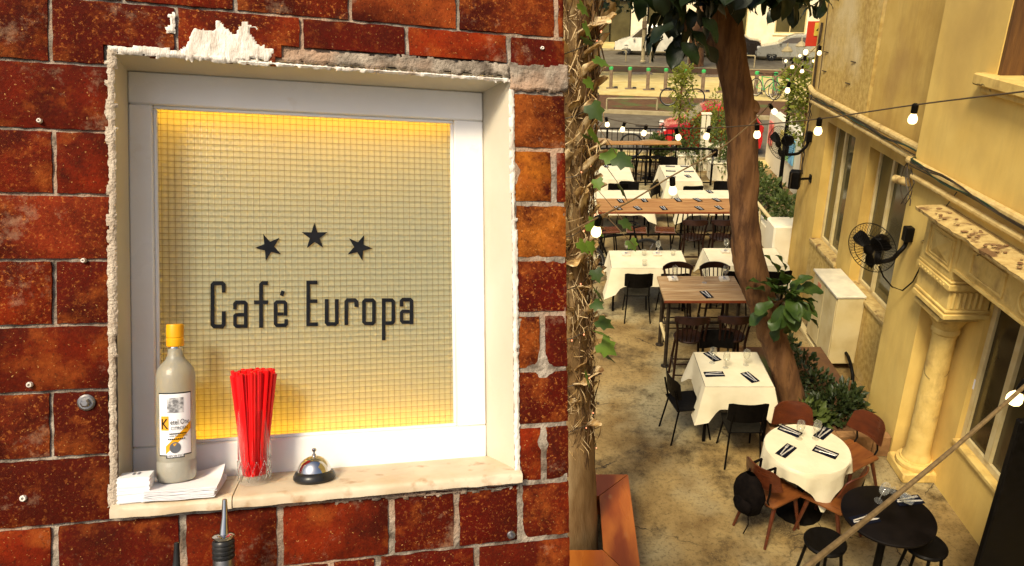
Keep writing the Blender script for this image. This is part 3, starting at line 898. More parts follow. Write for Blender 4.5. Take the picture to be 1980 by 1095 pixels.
M_wallB = pm('pale_golden_render', (.80, .58, .165), (.74, .515, .135), scale=2.5, rough=.85, bump=.5, bscale=160, c3=(.56, .38, .11), s3=.9, lo3=.52, hi3=.75)
M_rough = pm('roughcast', (.61, .435, .13), (.45, .295, .075), scale=14, rough=.9, bump=2.0, bscale=90, c3=(.66, .54, .28), s3=1.2)
M_stone = pm('carved_stone', (.73, .535, .17), (.63, .44, .125), scale=7, rough=.8, bump=.5, bscale=80, c3=(.38, .24, .08), s3=5, lo3=.58, hi3=.75)
grime(M_wallA, (.30, .175, .045), (2.2, 2.2, .5), .48, .70, .55)
grime(M_wallB, (.46, .30, .085), (1.6, 1.6, .35), .48, .72, .5)
grime(M_rough, (.30, .18, .05), (2.5, 2.5, .6), .5, .7, .6)
grime(M_stone, (.36, .22, .06), (5, 5, 2), .5, .68, .65, .9)
M_ledge = pm('crumbling_ledge', (.54, .40, .15), (.40, .27, .09), scale=14, rough=.9, bump=1.6, bscale=60, c3=(.16, .085, .03), s3=8, lo3=.56, hi3=.66)
M_winf = pm('cream_frame', (.66, .55, .28), (.58, .45, .2), scale=8, rough=.5)
M_pipe = pm('painted_pipe', (.62, .47, .19), (.48, .33, .11), scale=12, rough=.5, bump=.3, bscale=40, c3=(.25, .15, .05), s3=7, lo3=.6, hi3=.7)
M_cable = pm('dark_cable', (.03, .022, .012), (.06, .04, .02), scale=20, rough=.5)
M_green_c = pm('green_cable', (.012, .035, .016), (.02, .05, .022), scale=20, rough=.5)
M_black = pm('black_metal', (.0028, .0022, .0016), (.005, .004, .003), scale=25, rough=.5, spec=.1)
M_asph = pm('asphalt', (.13, .11, .07), (.10, .08, .05), scale=3, rough=.8, bump=.5, bscale=80, c3=(.16, .14, .09), s3=.4)
M_pave = pm('sandy_paving', (.62, .49, .19), (.48, .36, .12), scale=2, rough=.85, bump=.4, bscale=40, c3=(.5, .42, .2), s3=.5)
M_earth = pm('red_earth', (.08, .035, .014), (.13, .065, .022), scale=5, rough=.9, bump=1, bscale=40, c3=(.08, .09, .02), s3=.7, lo3=.56, hi3=.64)
M_kerb = pm('kerb_stone', (.4, .33, .18), (.3, .24, .12), scale=4, rough=.8)
M_white = pm('white_render', (.80, .74, .54), (.74, .66, .45), scale=3, rough=.8, bump=.3, bscale=50)
M_paintw = pm('road_paint', (.7, .66, .5), (.55, .5, .35), scale=8, rough=.7)
M_dglz = pm('dark_glazing', (.045, .030, .010), (.07, .05, .02), scale=1.5, rough=.10, spec=.6)
M_gglz = pm('grey_glazing', (.10, .085, .035), (.06, .05, .02), scale=1.2, rough=.12, spec=.6)

def sheet(name, poly, z, mat, lab=None):
    mb = MB(); mb.add([(p[0], p[1], z) for p in poly], [tuple(range(len(poly)))])
    o = mb.build(name, mat, None, 0); o['kind'] = 'structure'
    return o
sheet('ground', [(-200, -60), (200, -60), (200, 300), (-200, 300)], -.02, M_asph)
sheet('courtyard_floor', [(-6, -2), (12, -2), (12, 20.4), (-6, 20.4)], 0, M_floor)
# street: runs slightly askew, sy(t, x)
SKEW = -.23
def sy(y0, x): return y0 + SKEW * (x - 3)
def band(name, ya, yb_, z, mat, h=0.0):
    xs = (-60, 60)
    P = [(xs[0], sy(ya, xs[0])), (xs[1], sy(ya, xs[1])), (xs[1], sy(yb_, xs[1])), (xs[0], sy(yb_, xs[0]))]
    mb = MB()
    if h: mb.prism(P, lambda p: Vector((p[0], p[1], z)), lambda p: Vector((p[0], p[1], z + h)))
    else: mb.add([(p[0], p[1], z) for p in P], [(0, 1, 2, 3)])
    o = mb.build(name, mat, None, 0); o['kind'] = 'structure'; return o
band('pavement', 20.42, 21.0, .0, M_pave, .06)
band('kerb', 21.0, 21.15, -.015, M_kerb, .13)
band('road', 21.15, 27.6, -.012, M_asph)
band('kerb', 27.6, 27.8, -.015, M_kerb, .13)
band('verge', 27.8, 31.2, -.01, M_earth, .11)
band('path', 31.2, 38.6, -.01, M_pave, .125)
band('road_line', 38.7, 38.85, -.004, M_paintw)
band('verge', 38.9, 41.2, -.01, M_earth, .10)
band('kerb', 41.2, 41.4, -.015, M_kerb, .13)
band('road', 41.4, 50.0, -.011, M_asph)
band('kerb', 50.0, 50.2, -.015, M_kerb, .13)
band('pavement', 50.2, 56, -.01, M_pave, .12)
for (x0, y0, x1, w) in ((1.2, 24.6, 4.4, .28), (-2, 25.0, .3, .28)):
    mb = MB(); mb.add([(x0, y0, -.008), (x1, y0 - .75, -.008), (x1, y0 - .75 + w, -.008), (x0, y0 + w, -.008)], [(0, 1, 2, 3)])
    o = mb.build('road_marking', M_paintw, None, 0); o['kind'] = 'structure'

# ---- cream building on the right
XF, XN = 4.0, 3.72       # far face, near face
YC = 7.6                 # corner where the near part steps forward
bld = thing('courtyard_building', 'golden rendered building along the right side with columned doorway', 'building')
mb = MB()
# far wall with two window openings; roughcast panels flank a seam
W1 = (9.93, 11.05, 1.10, 2.95); W2 = (7.75, 9.42, 1.06, 2.95)
HT = 9.6
def wallrect(mb, x, rects):
    for (y0, y1, z0, z1) in rects: mb.bx(x, x + .3, y0, y1, z0, z1)
wallrect(mb, XF, [(W1[1], 11.75, .0, 3.22), (W2[1], W1[0], 1.06, 2.95), (YC - .3, W2[0], 0, 3.22), (W2[0], W2[1], 2.95, 3.22), (W1[0], W1[1], 2.95, 3.22), (W2[1], W1[0], 2.95, 3.22)])
mb.build('far_wall', M_wallA, bld, 0)
mb = MB(); wallrect(mb, XF - .012, [(W2[0], W1[1], 0, 1.06)]); mb.build('roughcast_base', M_rough, bld, 0)
mb = MB(); wallrect(mb, XF + .003, [(W1[0], W1[1], 1.06, 1.10)])
wallrect(mb, XF - .01, [(9.72, 11.75, 3.22, HT)]); mb.build('upper_panel', M_rough, bld, 0)
mb = MB(); wallrect(mb, XF + .012, [(YC - .3, 9.66, 3.22, HT)]); mb.build('upper_panel', M_wallA, bld, 0)
mb = MB(); wallrect(mb, XF + .04, [(9.66, 9.72, 3.22, HT)]); mb.build('seam', M_cable, bld, 0)
mb = MB(); mb.bx(XF, 9, 11.75, 12.05, 0, HT); mb.build('end_wall', M_wallA, bld, 0)
def glazed(parent, x, W, mull, glz, nm='window', bar=.05, rail=True):
    y0, y1, z0, z1 = W
    mb = MB(); d = .06
    mb.bx(x, x + d, y0, y0 + bar, z0, z1, .004); mb.bx(x, x + d, y1 - bar, y1, z0, z1, .004)
    mb.bx(x + .001, x + d, y0 + bar, y1 - bar, z0, z0 + bar, .004); mb.bx(x + .001, x + d, y0 + bar, y1 - bar, z1 - bar, z1, .004)
    for m_ in mull: mb.bx(x - .012, x + d, m_ - bar * .55, m_ + bar * .55, z0 + bar, z1 - bar, .004)
    w = mb.build(nm, M_winf, parent, 40)
    ys = [y0] + sorted(mull) + [y1]
    for a, b in zip(ys[:-1], ys[1:]):
        mb = MB(); mb.bx(x + .03, x + .036, a + .01, b - .01, z0 + .01, z1 - .01); mb.build('pane', glz, w, 0)
    return w
for W, mu in ((W1, (10.62,)), (W2, (8.95, 8.35))):
    w = glazed(bld, XF + .14, W, mu, M_gglz)
    mb = MB(); mb.bx(XF - .035, XF + .14, W[0] - .02, W[1] + .02, W[2] - .05, W[2] + .006, .008); mb.build('sill', M_ledge, w)
mb = MB(); mb.bx(XF + .302, XF + 2.2, YC, 11.7, 0, .05); mb.bx(XF + 1.8, XF + 1.9, YC, 11.7, 0, 3.3); mb.bx(XF + .302, XF + 2, YC, 11.7, 3.3, 3.4)
mb.build('dark_room', pm('dim_interior', (.12, .09, .04), None, scale=2, rough=.9), bld, 0)
# near part: proud wall, doorway glazing set back, pier, column and entablature
D0, D1 = 3.6, 6.32      # doorway zone along y
UW = (5.2, 6.47, 4.24, 6.1)
mb = MB()
mb.bx(XN, XN + .6, 6.86, YC, 0, 2.9)
mb.bx(XN, XN + .6, 6.47, YC, 2.9, HT); mb.bx(XN, XN + .6, 0, UW[0], 2.9, HT); mb.bx(XN, XN + .6, UW[0], UW[1], 2.9, UW[2]); mb.bx(XN, XN + .6, UW[0], UW[1], UW[3], HT)
mb.build('near_wall', M_wallB, bld, 0)
mb = MB(); mb.bx(XF, XF + .25, D1, 6.859, 0, 2.9); mb.bx(XF + .001, XF + .25, 0, D1, 0, .66)
mb.bx(XF + .0, XF + .25, D1 - .10, D1, .66, 2.9)
mb.build('doorway_wall', M_wallB, bld, 0)
glazed(bld, XF + .05, (4.6, D1 - .101, .70, 2.85), (5.74,), M_dglz, 'door_glazing', .07)
glazed(bld, XF + .05, (2.2, 4.59, .70, 2.85), (3.4,), M_dglz, 'door_glazing', .07)
mb = MB(); mb.bx(XF - .03, XF + .08, 0, D1 - .1, .645, .70, .01); mb.build('door_sill', M_stone, bld)
mb = MB(); mb.bx(XF + .3, XF + 2.4, .5, 7.4, .0, .04); mb.bx(XF + 2.3, XF + 2.4, .5, 7.4, 0, 3); mb.bx(XF + .3, XF + 2.4, .5, 7.4, 2.95, 3.0)
mb.build('dark_room', MATS['dim_interior'], bld, 0)
# upper window with stone sill
w = glazed(bld, XN + .22, UW, (5.85,), M_gglz)
mb = MB(); mb.bx(XN - .11, XN + .22, UW[0] - .1, UW[1] + .16, UW[2] - .10, UW[2], .012); mb.bx(XN - .06, XN, UW[0] - .05, UW[1] + .1, UW[2] - .16, UW[2] - .101, .01); mb.build('sill', M_stone, w)
mb = MB(); mb.bx(XN + .01, XN + .22, UW[1] - .05, UW[1] - .001, UW[2] + .001, UW[3] - .001); mb.build('jamb', pm('old_brown_wood', (.16, .075, .02), (.09, .04, .012), scale=6, rough=.7, bump=.8, bscale=40, stretch=(3, 3, .4)), w, 0)
mb = MB(); mb.bx(XN + .20, XN + .215, UW[0], UW[1] - .051, UW[2] + .001, UW[3] - .001); mb.build('shutter', MATS['old_brown_wood'], w, 0)
# column with base, capital, stacked impost and entablature
cxp, cyp = 3.86, 6.58
mb = MB()
mb.lathe([(.150, .20), (.145, .24), (.128, .27), (.128, .30), (.124, .34), (.121, 1.1), (.112, 1.66), (.118, 1.68), (.118, 1.71)], 28, (cxp, cyp, 0))
col_o = mb.build('column', M_stone, bld, 40)
mb = MB(); mb.box((cxp, cyp, .06), (.42, .42, .12), None, .015); mb.lathe([(.20, .12), (.205, .14), (.20, .17), (.17, .185), (.165, .20)], 28, (cxp, cyp, 0)); mb.build('column_base', M_stone, col_o, 40)
mb = MB(); mb.lathe([(.118, 1.71), (.135, 1.73), (.135, 1.76), (.125, 1.78), (.15, 1.84), (.19, 1.90), (.235, 1.95)], 28, (cxp, cyp, 0))
mb.box((cxp, cyp, 1.975), (.50, .52, .05), None, .01); mb.box((cxp, cyp, 2.02), (.42, .44, .04), None, .012); mb.build('capital', M_stone, col_o, 40)
px0, px1, py0, py1 = 3.58, 4.02, 6.18, 6.85
mb = MB()
mb.bx(px0 + .03, px1, py0 + .04, py1, 2.041, 2.34, .004)
for (z0, z1, e) in ((2.041, 2.09, .0), (2.10, 2.13, .015), (2.34, 2.40, -.015), (2.405, 2.43, .0)): mb.bx(px0 + e, px1 + .001, py0 + .01 + e, py1 + .002, z0, z1, .006)
mb.bx(px0 + .012, px1, py0 + .03, py1 + .001, 2.431, 2.86, .006)
pier = mb.build('pier_block', M_stone, bld, 40)
for k in range(6):
    y = py0 + .07 + k * .0
    mb = MB(); xx = px0 + .075 + k * .052
    mb.tube([(xx, py0 + .034, 2.15), (xx, py0 + .034, 2.31)], .017, 8); mb.build('flute', M_stone, pier)
for k in range(9):
    mb = MB(); mb.box((px0 - .008, py0 + .1 + k * .062, 2.37), (.03, .036, .03), None, .01); mb.build('dentil', M_stone, pier)
def panel(par, x, y0, y1, z0, z1, b=.02, dpt=.014):
    mb = MB(); mb.bx(x - dpt, x + .002, y0, y1, z0, z0 + b, .004); mb.bx(x - dpt, x + .002, y0, y1, z1 - b, z1, .004)
    mb.bx(x - dpt * .98, x + .002, y0, y0 + b, z0 + b, z1 - b, .004); mb.bx(x - dpt * .98, x + .002, y1 - b, y1, z0 + b, z1 - b, .004)
    return mb.build('carved_panel', M_stone, par)
panel(pier, px0 + .012, 6.27, 6.76, 2.50, 2.82)
pn = panel(pier, px0 + .012, 6.33, 6.70, 2.54, 2.78, .012, .008)
mb = MB(); mb.add([(px0 + .011, 6.36, 2.56), (px0 + .011, 6.67, 2.56), (px0 + .011, 6.67, 2.76), (px0 + .011, 6.36, 2.76), (px0 - .03, 6.51, 2.66)], [(0, 1, 4), (1, 2, 4), (2, 3, 4), (3, 0, 4)]); mb.build('carved_diamond', M_stone, pier, 0)
mb = MB(); ex = 3.60
mb.bx(ex, 4.2, 1.5, py0 + .02, 2.54, 2.87, .004); mb.bx(ex - .03, 4.2, 1.5, py0 + .019, 2.53, 2.56, .008)
ent = mb.build('entablature', M_stone, bld, 40)
for (y0, y1) in ((5.45, 5.98), (4.25, 4.80), (3.0, 3.6)):
    panel(ent, ex, y0, y1, 2.60, 2.82, .022, .018)
Mr = Matrix.Rotation(-PI / 2, 3, 'Y')
for yc in (5.13, 3.93):
    mb = MB(); mb.lathe([(.115, 0), (.115, .02), (.10, .026), (.085, .02), (.085, .006), (.05, .008), (.04, .03), (.02, .036), (1e-7, .036)], 28, (ex, yc, 2.71), Mr); mb.build('rosette', M_stone, ent)
for (y0, y1, z0, z1, e) in ((1.5, 6.70, 2.87, 2.90, .05), (1.5, 6.74, 2.90, 2.93, .09)):
    mb = MB(); mb.bx(px0 - e, 4.1, y0, y1, z0 + .001, z1, .008); mb.build('moulding', M_stone, ent)
mb = MB(); nL = 90
def ledge(u, v):
    y = lerp(6.80, 1.4, u); x0 = 3.42 + .03 * fb(y * 5, 1) + (.05 * max(0, fb(y * 3, 7)) if y < 6.3 else 0)
    prof = [(XN + .01, 2.985), (lerp(XN, x0, .6), 2.98), (x0, 2.965), (x0 + .006, 2.935), (3.62, 2.931)]
    k = round(v * 4); x, z = prof[k]; return (x, y, z + .006 * nz(y * 22, k) + (.02 * fb(y * 6, 3, k) if k in (1,) else 0))
mb.grid(nL, 4, ledge); mb.build('ledge', M_ledge, bld, 50)
mb = MB()
for k in range(70):
    y = random.uniform(3.8, 6.7); x = random.uniform(3.46, 3.68); mb.ball((x, y, 2.99), random.uniform(.006, .02), 5, 4, 1.3, 1, .5)
mb.build('leaf_litter', pm('litter', (.14, .06, .02), (.3, .2, .08), scale=12, rough=.9), bld)['kind'] = 'stuff'
# nails / iron pegs and vertical cable at the far corner
for (px, py) in ((1602, 102), (1598, 139), (1655, 121), (1644, 163)):
    a = AX(px, py, XF - .01); mb = MB(); mb.tube([a, a + Vector((-.02, .13, 0))], .008, 6); mb.build('iron_peg', M_cable, bld)
# conduits and cables
def conduit(pts, r, mat, nm, par=bld, n=10):
    mb = MB(); mb.tube(pts, r, n); return mb.build(nm, mat, par)
conduit([(XF - .07, 11.85, 3.34), (XF - .09, 11.72, 3.31), (XF - .1, 11.5, 3.29), (XF - .1, 8.0, 3.27), (XF - .1, YC + .05, 3.27)], .042, M_pipe, 'conduit')
conduit([(XF - .1, 11.6, 3.16), (XF - .1, 9.4, 3.15), (XF - .1, YC - .02, 3.13)], .034, M_pipe, 'conduit')
conduit([(XN - .055, YC + .02, 3.22), (XN - .055, 3, 3.26)], .038, M_pipe, 'conduit')
conduit([(XN - .05, YC - .12, 3.08), (XN - .05, 3, 3.13)], .032, M_pipe, 'conduit')
for k in range(6):
    sd = random.uniform(0, 50)
    pts = [(XF - .13 + .03 * nz(y, sd), y, 3.22 + .05 * nz(y * 1.3, sd, 4) + .02 * k / 6) for y in [11.7 - .22 * i for i in range(19)]]
    pts += [(XN - .09 + .025 * nz(y, sd), y, 3.22 + .06 * nz(y * 1.4, sd, 4)) for y in [7.5 - .22 * i for i in range(18)]]
    conduit(pts, .006 if k else .009, M_green_c if k % 3 == 0 else M_cable, 'cable', n=5)
conduit([(XF - .03, 11.82, 4.3), (XF - .05, 11.8, 3.9), (XF - .04, 11.8, 3.35)], .02, M_cable, 'cable', n=6)
conduit([(XF - .02, 11.70, 4.85), (XF - .02, 11.66, 4.2), (XF - .02, 11.62, 3.35)], .006, M_cable, 'cable', n=5)
for k in range(4):
    y0 = 7.45 + random.uniform(-.15, .15)
    conduit([(XN - .07, y0 + .12 * math.sin(q * .8 + k), 3.2 - .09 * q + .04 * math.cos(q + k)) for q in range(6)], .006, M_cable, 'cable', n=5)
for k in range(5):
    conduit([(XF - .08 + .05 * nz(q * .7, k, 3), 11.72 + .09 * nz(q * .9, k), 3.25 - .16 * q) for q in range(9)], .007, M_cable, 'cable', n=5)
mb = MB(); mb.tube([AX(1757, 353, XN - .03), AX(1757, 353, XN - .03) + Vector((-.05, .22, -.02))], .045, 12); mb.build('pipe_stub', M_pipe, bld)
# skirting channel and pale conduit on the ground by the far wall
mb = MB(); mb.bx(3.63, 3.72, 8.3, 12.6, .0, .07, .01); mb.build('floor_channel', M_winf, bld)
# white patch on the glass
mb = MB(); mb.box(AX(1880, 740, XF + .045), (.004, .09, .11), None, .001); mb.build('notice', M_paper, bld)

# ---- low white wall with posters and far garden wall on the right
t = thing('garden_wall', 'low white wall with leaning boards beyond the far fan', 'wall')
mb = MB()
P = [(5.62, 16.3), (5.9, 16.3), (6.0, 20.3), (5.72, 20.3)]
mb.prism(P, lambda p: Vector((p[0], p[1], 0)), lambda p: Vector((p[0], p[1], 1.42))); mb.build('wall_body', M_white, t, 0)
for k, (c, q) in enumerate((((.10, .35, .55), .30), ((.2, .4, .12), .42), ((.55, .42, .08), .54), ((.5, .08, .05), .84))):
    a = Vector((lerp(5.61, 5.71, q), lerp(16.3, 20.3, q), .62)); b = Vector((lerp(5.61, 5.71, q + .10), lerp(16.3, 20.3, q + .10), .62))
    mb = MB(); mb.add([a + Vector((-.02, 0, 0)), b + Vector((-.02, 0, 0)), b + Vector((-.02, 0, .62)), a + Vector((-.02, 0, .62)), a + Vector((-.04, 0, 0)), b + Vector((-.04, 0, 0)), b + Vector((-.04, 0, .62)), a + Vector((-.04, 0, .62))], [(0, 1, 2, 3), (7, 6, 5, 4), (0, 4, 5, 1), (3, 2, 6, 7), (0, 3, 7, 4), (1, 5, 6, 2)])
    mb.build('board', pm('poster_%d' % k, c, tuple(min(1, x * 1.6 + .2) for x in c), scale=5, rough=.6), t, 0)
t = thing('planter_wall', 'white rendered planter wall with green shrubs beside the leaning trunk', 'wall')
mb = MB()
mb.bx(3.98, 4.10, 12.2, 17.2, 0, .42, .01); mb.build('wall_body', M_white, t)
mb = MB(); mb.tube([(3.94, 16.6, .72), (3.94, 12.4, .72)], .035, 8); mb.build('hand_rail', M_winf, t)
for y in (16.5, 15.2, 13.9, 12.6):
    mb = MB(); mb.tube([(3.94, y, 0), (3.94, y, .7)], .022, 6); mb.build('post', M_winf, t)
t = thing('end_block', 'pale rendered block closing the far end of the golden wall', 'wall')
mb = MB(); mb.bx(4.3, 5.0, 11.3 + .78, 12.75, 0, 1.0, .02); mb.bx(3.7, 4.29, 12.06, 12.6, 0, .95, .03); mb.build('block', M_white, t)

# ---- wooden bench round the foreground palm
M_wood_o = pm('orange_bench_wood', (.36, .090, .013), (.22, .045, .007), scale=4, rough=.35, bump=.3, bscale=30, c3=(.46, .14, .02), s3=5, lo3=.45, hi3=.65, stretch=(1, .25, 1), coat=.15)
t = thing('tree_bench', 'orange wooden square bench boxed around the palm trunk', 'bench')
bx0, bx1, by0, by1 = -.50, .665, 4.50, 5.95; wI = .30; zt = .45
ix0, ix1, iy0, iy1 = bx0 + wI, bx1 - wI, by0 + wI + .12, by1 - wI - .02
def slab(poly):
    mb = MB(); mb.prism(poly, lambda p: Vector((p[0], p[1], zt - .04)), lambda p: Vector((p[0], p[1], zt))); return mb.build('seat_board', M_wood_o, t, 0)
gp_ = .006
slab([(bx0, by1), (ix0, iy1), (ix1 - gp_, iy1), (bx1 - gp_, by1)][::-1]); slab([(bx1, by1 - gp_), (ix1, iy1 - gp_), (ix1, iy0 + gp_), (bx1, by0 + gp_)][::-1])
slab([(bx1 - gp_, by0), (ix1 - gp_, iy0), (ix0 + gp_, iy0), (bx0 + gp_, by0)][::-1]); slab([(bx0, by0 + gp_), (ix0, iy0 + gp_), (ix0, iy1 - gp_), (bx0, by1 - gp_)][::-1])
for (a, b, c, d) in ((bx0 + .03, bx1 - .03, by1 - .06, by1 - .03), (bx0 + .03, bx1 - .03, by0 + .03, by0 + .06), (bx0 + .03, bx0 + .06, by0 + .061, by1 - .061), (bx1 - .06, bx1 - .03, by0 + .061, by1 - .061)):
    mb = MB(); mb.bx(a, b, c, d, 0, zt - .041); mb.build('side_panel', M_wood_o, t, 0)

# ---- black screen panel, lower right
t = thing('door_leaf', 'plain black door leaf standing open in the lower right corner', 'door')
a = AY(1905, 1030, 4.2)
mb = MB(); mb.bx(a.x, 3.95, 4.17, 4.23, 0, AY(1976, 812, 4.2).z, .01); mb.build('leaf', M_black, t)
mb = MB(); mb.tube([(a.x + .08, 4.13, 1.0), (a.x + .2, 4.13, 1.0)], .01, 8); mb.build('handle', M_steel, t)
# ================================================================== FURNITURE
M_cloth = pm('white_tablecloth', (.72, .655, .45), (.65, .58, .38), scale=4, rough=.85, bump=2.5, bscale=7, det=5)
M_dark = pm('dark_stained_wood', (.013, .005, .0025), (.026, .009, .004), scale=10, rough=.45, bump=.2, bscale=40, coat=.05, spec=.2)
M_brown = pm('brown_ply', (.105, .026, .009), (.065, .015, .005), scale=5, rough=.35, bump=.15, bscale=40, stretch=(1, 4, 4), coat=.2)
M_brown2 = pm('honey_ply', (.20, .065, .015), (.13, .038, .009), scale=5, rough=.4, stretch=(4, 1, 4), coat=.2)
M_top = pm('golden_table_wood', (.40, .20, .055), (.27, .12, .03), scale=5, rough=.45, bump=.2, bscale=40, stretch=(.6, 6, 1), c3=(.46, .25, .08), s3=3)
M_topg = pm('weathered_table_wood', (.38, .24, .105), (.24, .135, .05), scale=7, rough=.5, bump=.4, bscale=60, stretch=(.5, 6, 1), c3=(.48, .35, .19), s3=4)
M_redw = pm('red_edge_wood', (.22, .05, .015), (.16, .035, .01), scale=6, rough=.5)
M_napk = pm('navy_napkin', (.003, .004, .009), (.006, .007, .014), scale=30, rough=.9, bump=.3, bscale=300, spec=.08)
M_silver = pm('cutlery_steel', (.82, .79, .70), (.74, .70, .6), scale=8, rough=.38, metal=.55, rvar=.05)
M_wpap = pm('menu_paper', (.78, .72, .58), (.6, .5, .36), scale=25, rough=.8)

def chair_metal():
    t = bpy.data.objects.new('cafe_chair', None); COL.objects.link(t)
    mb = MB(); mb.grid(8, 8, lambda u, v: ((u - .5) * (.40 - .04 * abs(v - .5)), (v - .5) * .40, .455 - .018 * math.sin(PI * u) * math.sin(PI * min(1, v * 1.2)) - .012 * max(0, v - .8) * 5))
    b = len(mb.v); mb.v += [(x, y, z - .014) for x, y, z in mb.v]
    mb.f += [tuple(b + i for i in reversed(q)) for q in list(mb.f)]
    ed = list(range(9)) + [9 * j + 8 for j in range(1, 9)] + [72 + i for i in range(7, -1, -1)] + [9 * j for j in range(7, 0, -1)]
    mb.f += [(ed[i - 1], ed[i], b + ed[i], b + ed[i - 1]) for i in range(len(ed))]
    mb.build('seat', M_black, t, 50)
    mb = MB(); n = 10
    def bk(u, v, o=0):
        x = (u - .5) * .43; e = max(0, abs(u - .5) * 2 - .8) * .09
        return (x, -.215 - .03 * v + .13 * (u - .5) ** 2 * 1.6 - .0 + o, lerp(.59 + e, .83 - e, v))
    mb.grid(n, 5, lambda u, v: bk(u, v)); b = len(mb.v); mb.grid(n, 5, lambda u, v: bk(u, v, -.013))
    m = n + 1; ed = list(range(m)) + [m * j + n for j in range(1, 6)] + [m * 5 + i for i in range(n - 1, -1, -1)] + [m * j for j in range(4, 0, -1)]
    mb.f += [(ed[i - 1], ed[i], b + ed[i], b + ed[i - 1]) for i in range(len(ed))]
    mb.build('backrest', M_black, t, 50)
    for s in (-1, 1):
        mb = MB(); mb.tube([(s * .19, .24, 0), (s * .155, .15, .43), (s * .15, .12, .441)], .011, 8); mb.build('leg', M_black, t)
        mb = MB(); mb.tube([(s * .20, -.25, 0), (s * .165, -.17, .42), (s * .165, -.20, .55), (s * .16, -.232, .70)], .011, 8); mb.build('leg', M_black, t)
        mb = MB(); mb.tube([(s * .16, -.17, .436), (s * .155, .15, .436)], .010, 6); mb.build('seat_rail', M_black, t)
    return t
def ply_plate(fn, nu, nv, th):
    mb = MB(); mb.grid(nu, nv, lambda u, v: fn(u, v)); b = len(mb.v); mb.v += [(x, y, z) for x, y, z in [fn(i / nu, j / nv, th) for j in range(nv + 1) for i in range(nu + 1)]]
    mb.f += [tuple(b + i for i in reversed(q)) for q in list(mb.f)]
    m = nu + 1; ed = list(range(m)) + [m * j + nu for j in range(1, nv + 1)] + [m * nv + i for i in range(nu - 1, -1, -1)] + [m * j for j in range(nv - 1, 0, -1)]
    mb.f += [(ed[i], ed[i - 1], b + ed[i - 1], b + ed[i]) for i in range(len(ed))]
    return mb
def chair_wood():
    t = bpy.data.objects.new('wooden_chair', None); COL.objects.link(t)
    def seat(u, v, o=0):
        w = .43 - .05 * (1 - v); e = .05 * (abs(2 * u - 1) ** 6)
        return ((u - .5) * w, (v - .5) * (.43 - e * .6), .45 - .02 * math.sin(PI * u) * math.sin(PI * v) - .01 * v ** 4 - o)
    ply_plate(seat, 10, 8, .016).build('seat', M_brown2, t, 50)
    def back(u, v, o=0):
        e = max(0, abs(2 * u - 1) - .55) ** 2
        return ((u - .5) * (.44 - .05 * v), -.215 - .05 * v + .30 * (u - .5) ** 2 - o, lerp(.60 + e * .16, .845 - e * .22, v))
    ply_plate(back, 12, 6, .014).build('backrest', M_brown, t, 50)
    for s in (-1, 1):
        mb = MB(); mb.tube([(s * .20, .22, 0), (s * .15, .14, .437)], [.014, .023], 8); mb.build('leg', M_brown, t)
        mb = MB(); mb.tube([(s * .20, -.27, 0), (s * .15, -.14, .437)], [.014, .023], 8); mb.build('leg', M_brown, t)
        mb = MB(); mb.tube([(s * .13, -.08, .432), (s * .13, -.20, .44), (s * .13, -.235, .50), (s * .13, -.215, .58), (s * .13, -.222, .70)], .010, 6); mb.build('back_bracket', M_black, t)
    return t
def chair_bar(seath=.68):
    t = bpy.data.objects.new('bar_chair', None); COL.objects.link(t)
    mb = MB(); mb.lathe([(.175, seath - .03), (.195, seath - .025), (.20, seath - .01), (.19, seath), (.15, seath - .008), (1e-7, seath - .012)], 20); mb.build('seat', M_dark, t)
    for s in (-1, 1):
        mb = MB(); mb.tube([(s * .20, .20, 0), (s * .14, .13, seath - .02)], .017, 7); mb.build('leg', M_dark, t)
        mb = MB(); mb.tube([(s * .20, -.23, 0), (s * .165, -.15, seath - .05), (s * .18, -.20, seath + .2), (s * .205, -.235, seath + .335)], .017, 7); mb.build('leg', M_dark, t)
        mb = MB(); mb.tube([(s * .185, .185, .28), (s * .188, -.20, .28)], .010, 6); mb.build('stretcher', M_dark, t)
    for (y, z) in ((.19, .22), (-.20, .36), (-.205, .20)):
        mb = MB(); mb.tube([(-.185, y, z), (.185, y, z)], .011, 6); mb.build('stretcher', M_dark, t)
    def rail(u, v, o=0):
        a = (u - .5) * 2
        return (a * .225, -.30 + .10 * a * a + .02 * v - o, seath + lerp(.30, .40, v) - .04 * (abs(a) ** 3) * v)
    ply_plate(rail, 12, 3, .02).build('top_rail', M_dark, t, 50)
    def splat(u, v, o=0):
        a = (u - .5) * 2
        return (a * .13, lerp(-.185, -.275, v) - o, seath + lerp(.02, .31, v))
    for k in range(5):
        x = -.11 + .055 * k
        mb = MB(); mb.tube([(x, -.175, seath - .01), (x * 1.05, -.22, seath + .15), (x * 1.15, -.295 + .1 * (x / .22) ** 2, seath + .31)], .009, 6); mb.build('spindle', M_dark, t)
    return t
def stool(seath, mat, r=.17, sq=False):
    t = bpy.data.objects.new('bar_stool', None); COL.objects.link(t)
    mb = MB()
    if sq: mb.box((0, 0, seath - .015), (.36, .30, .035), None, .012)
    else: mb.lathe([(r * .9, seath - .035), (r, seath - .03), (r * 1.02, seath - .012), (r * .95, seath), (r * .6, seath - .006), (1e-7, seath - .008)], 24)
    mb.build('seat', mat, t)
    for k in range(4):
        a = PI / 4 + k * PI / 2
        mb = MB(); mb.tube([(.235 * math.cos(a), .235 * math.sin(a), 0), (.13 * math.cos(a), .13 * math.sin(a), seath - .03)], .014, 7); mb.build('leg', M_black, t)
    for k in range(4):
        a, b = PI / 4 + k * PI / 2, PI / 4 + (k + 1) * PI / 2
        rr, z = (.195, .27)
        mb = MB(); mb.tube([(rr * math.cos(a), rr * math.sin(a), z), (rr * math.cos(b), rr * math.sin(b), z)], .009, 6); mb.build('foot_rail', M_black, t)
    return t
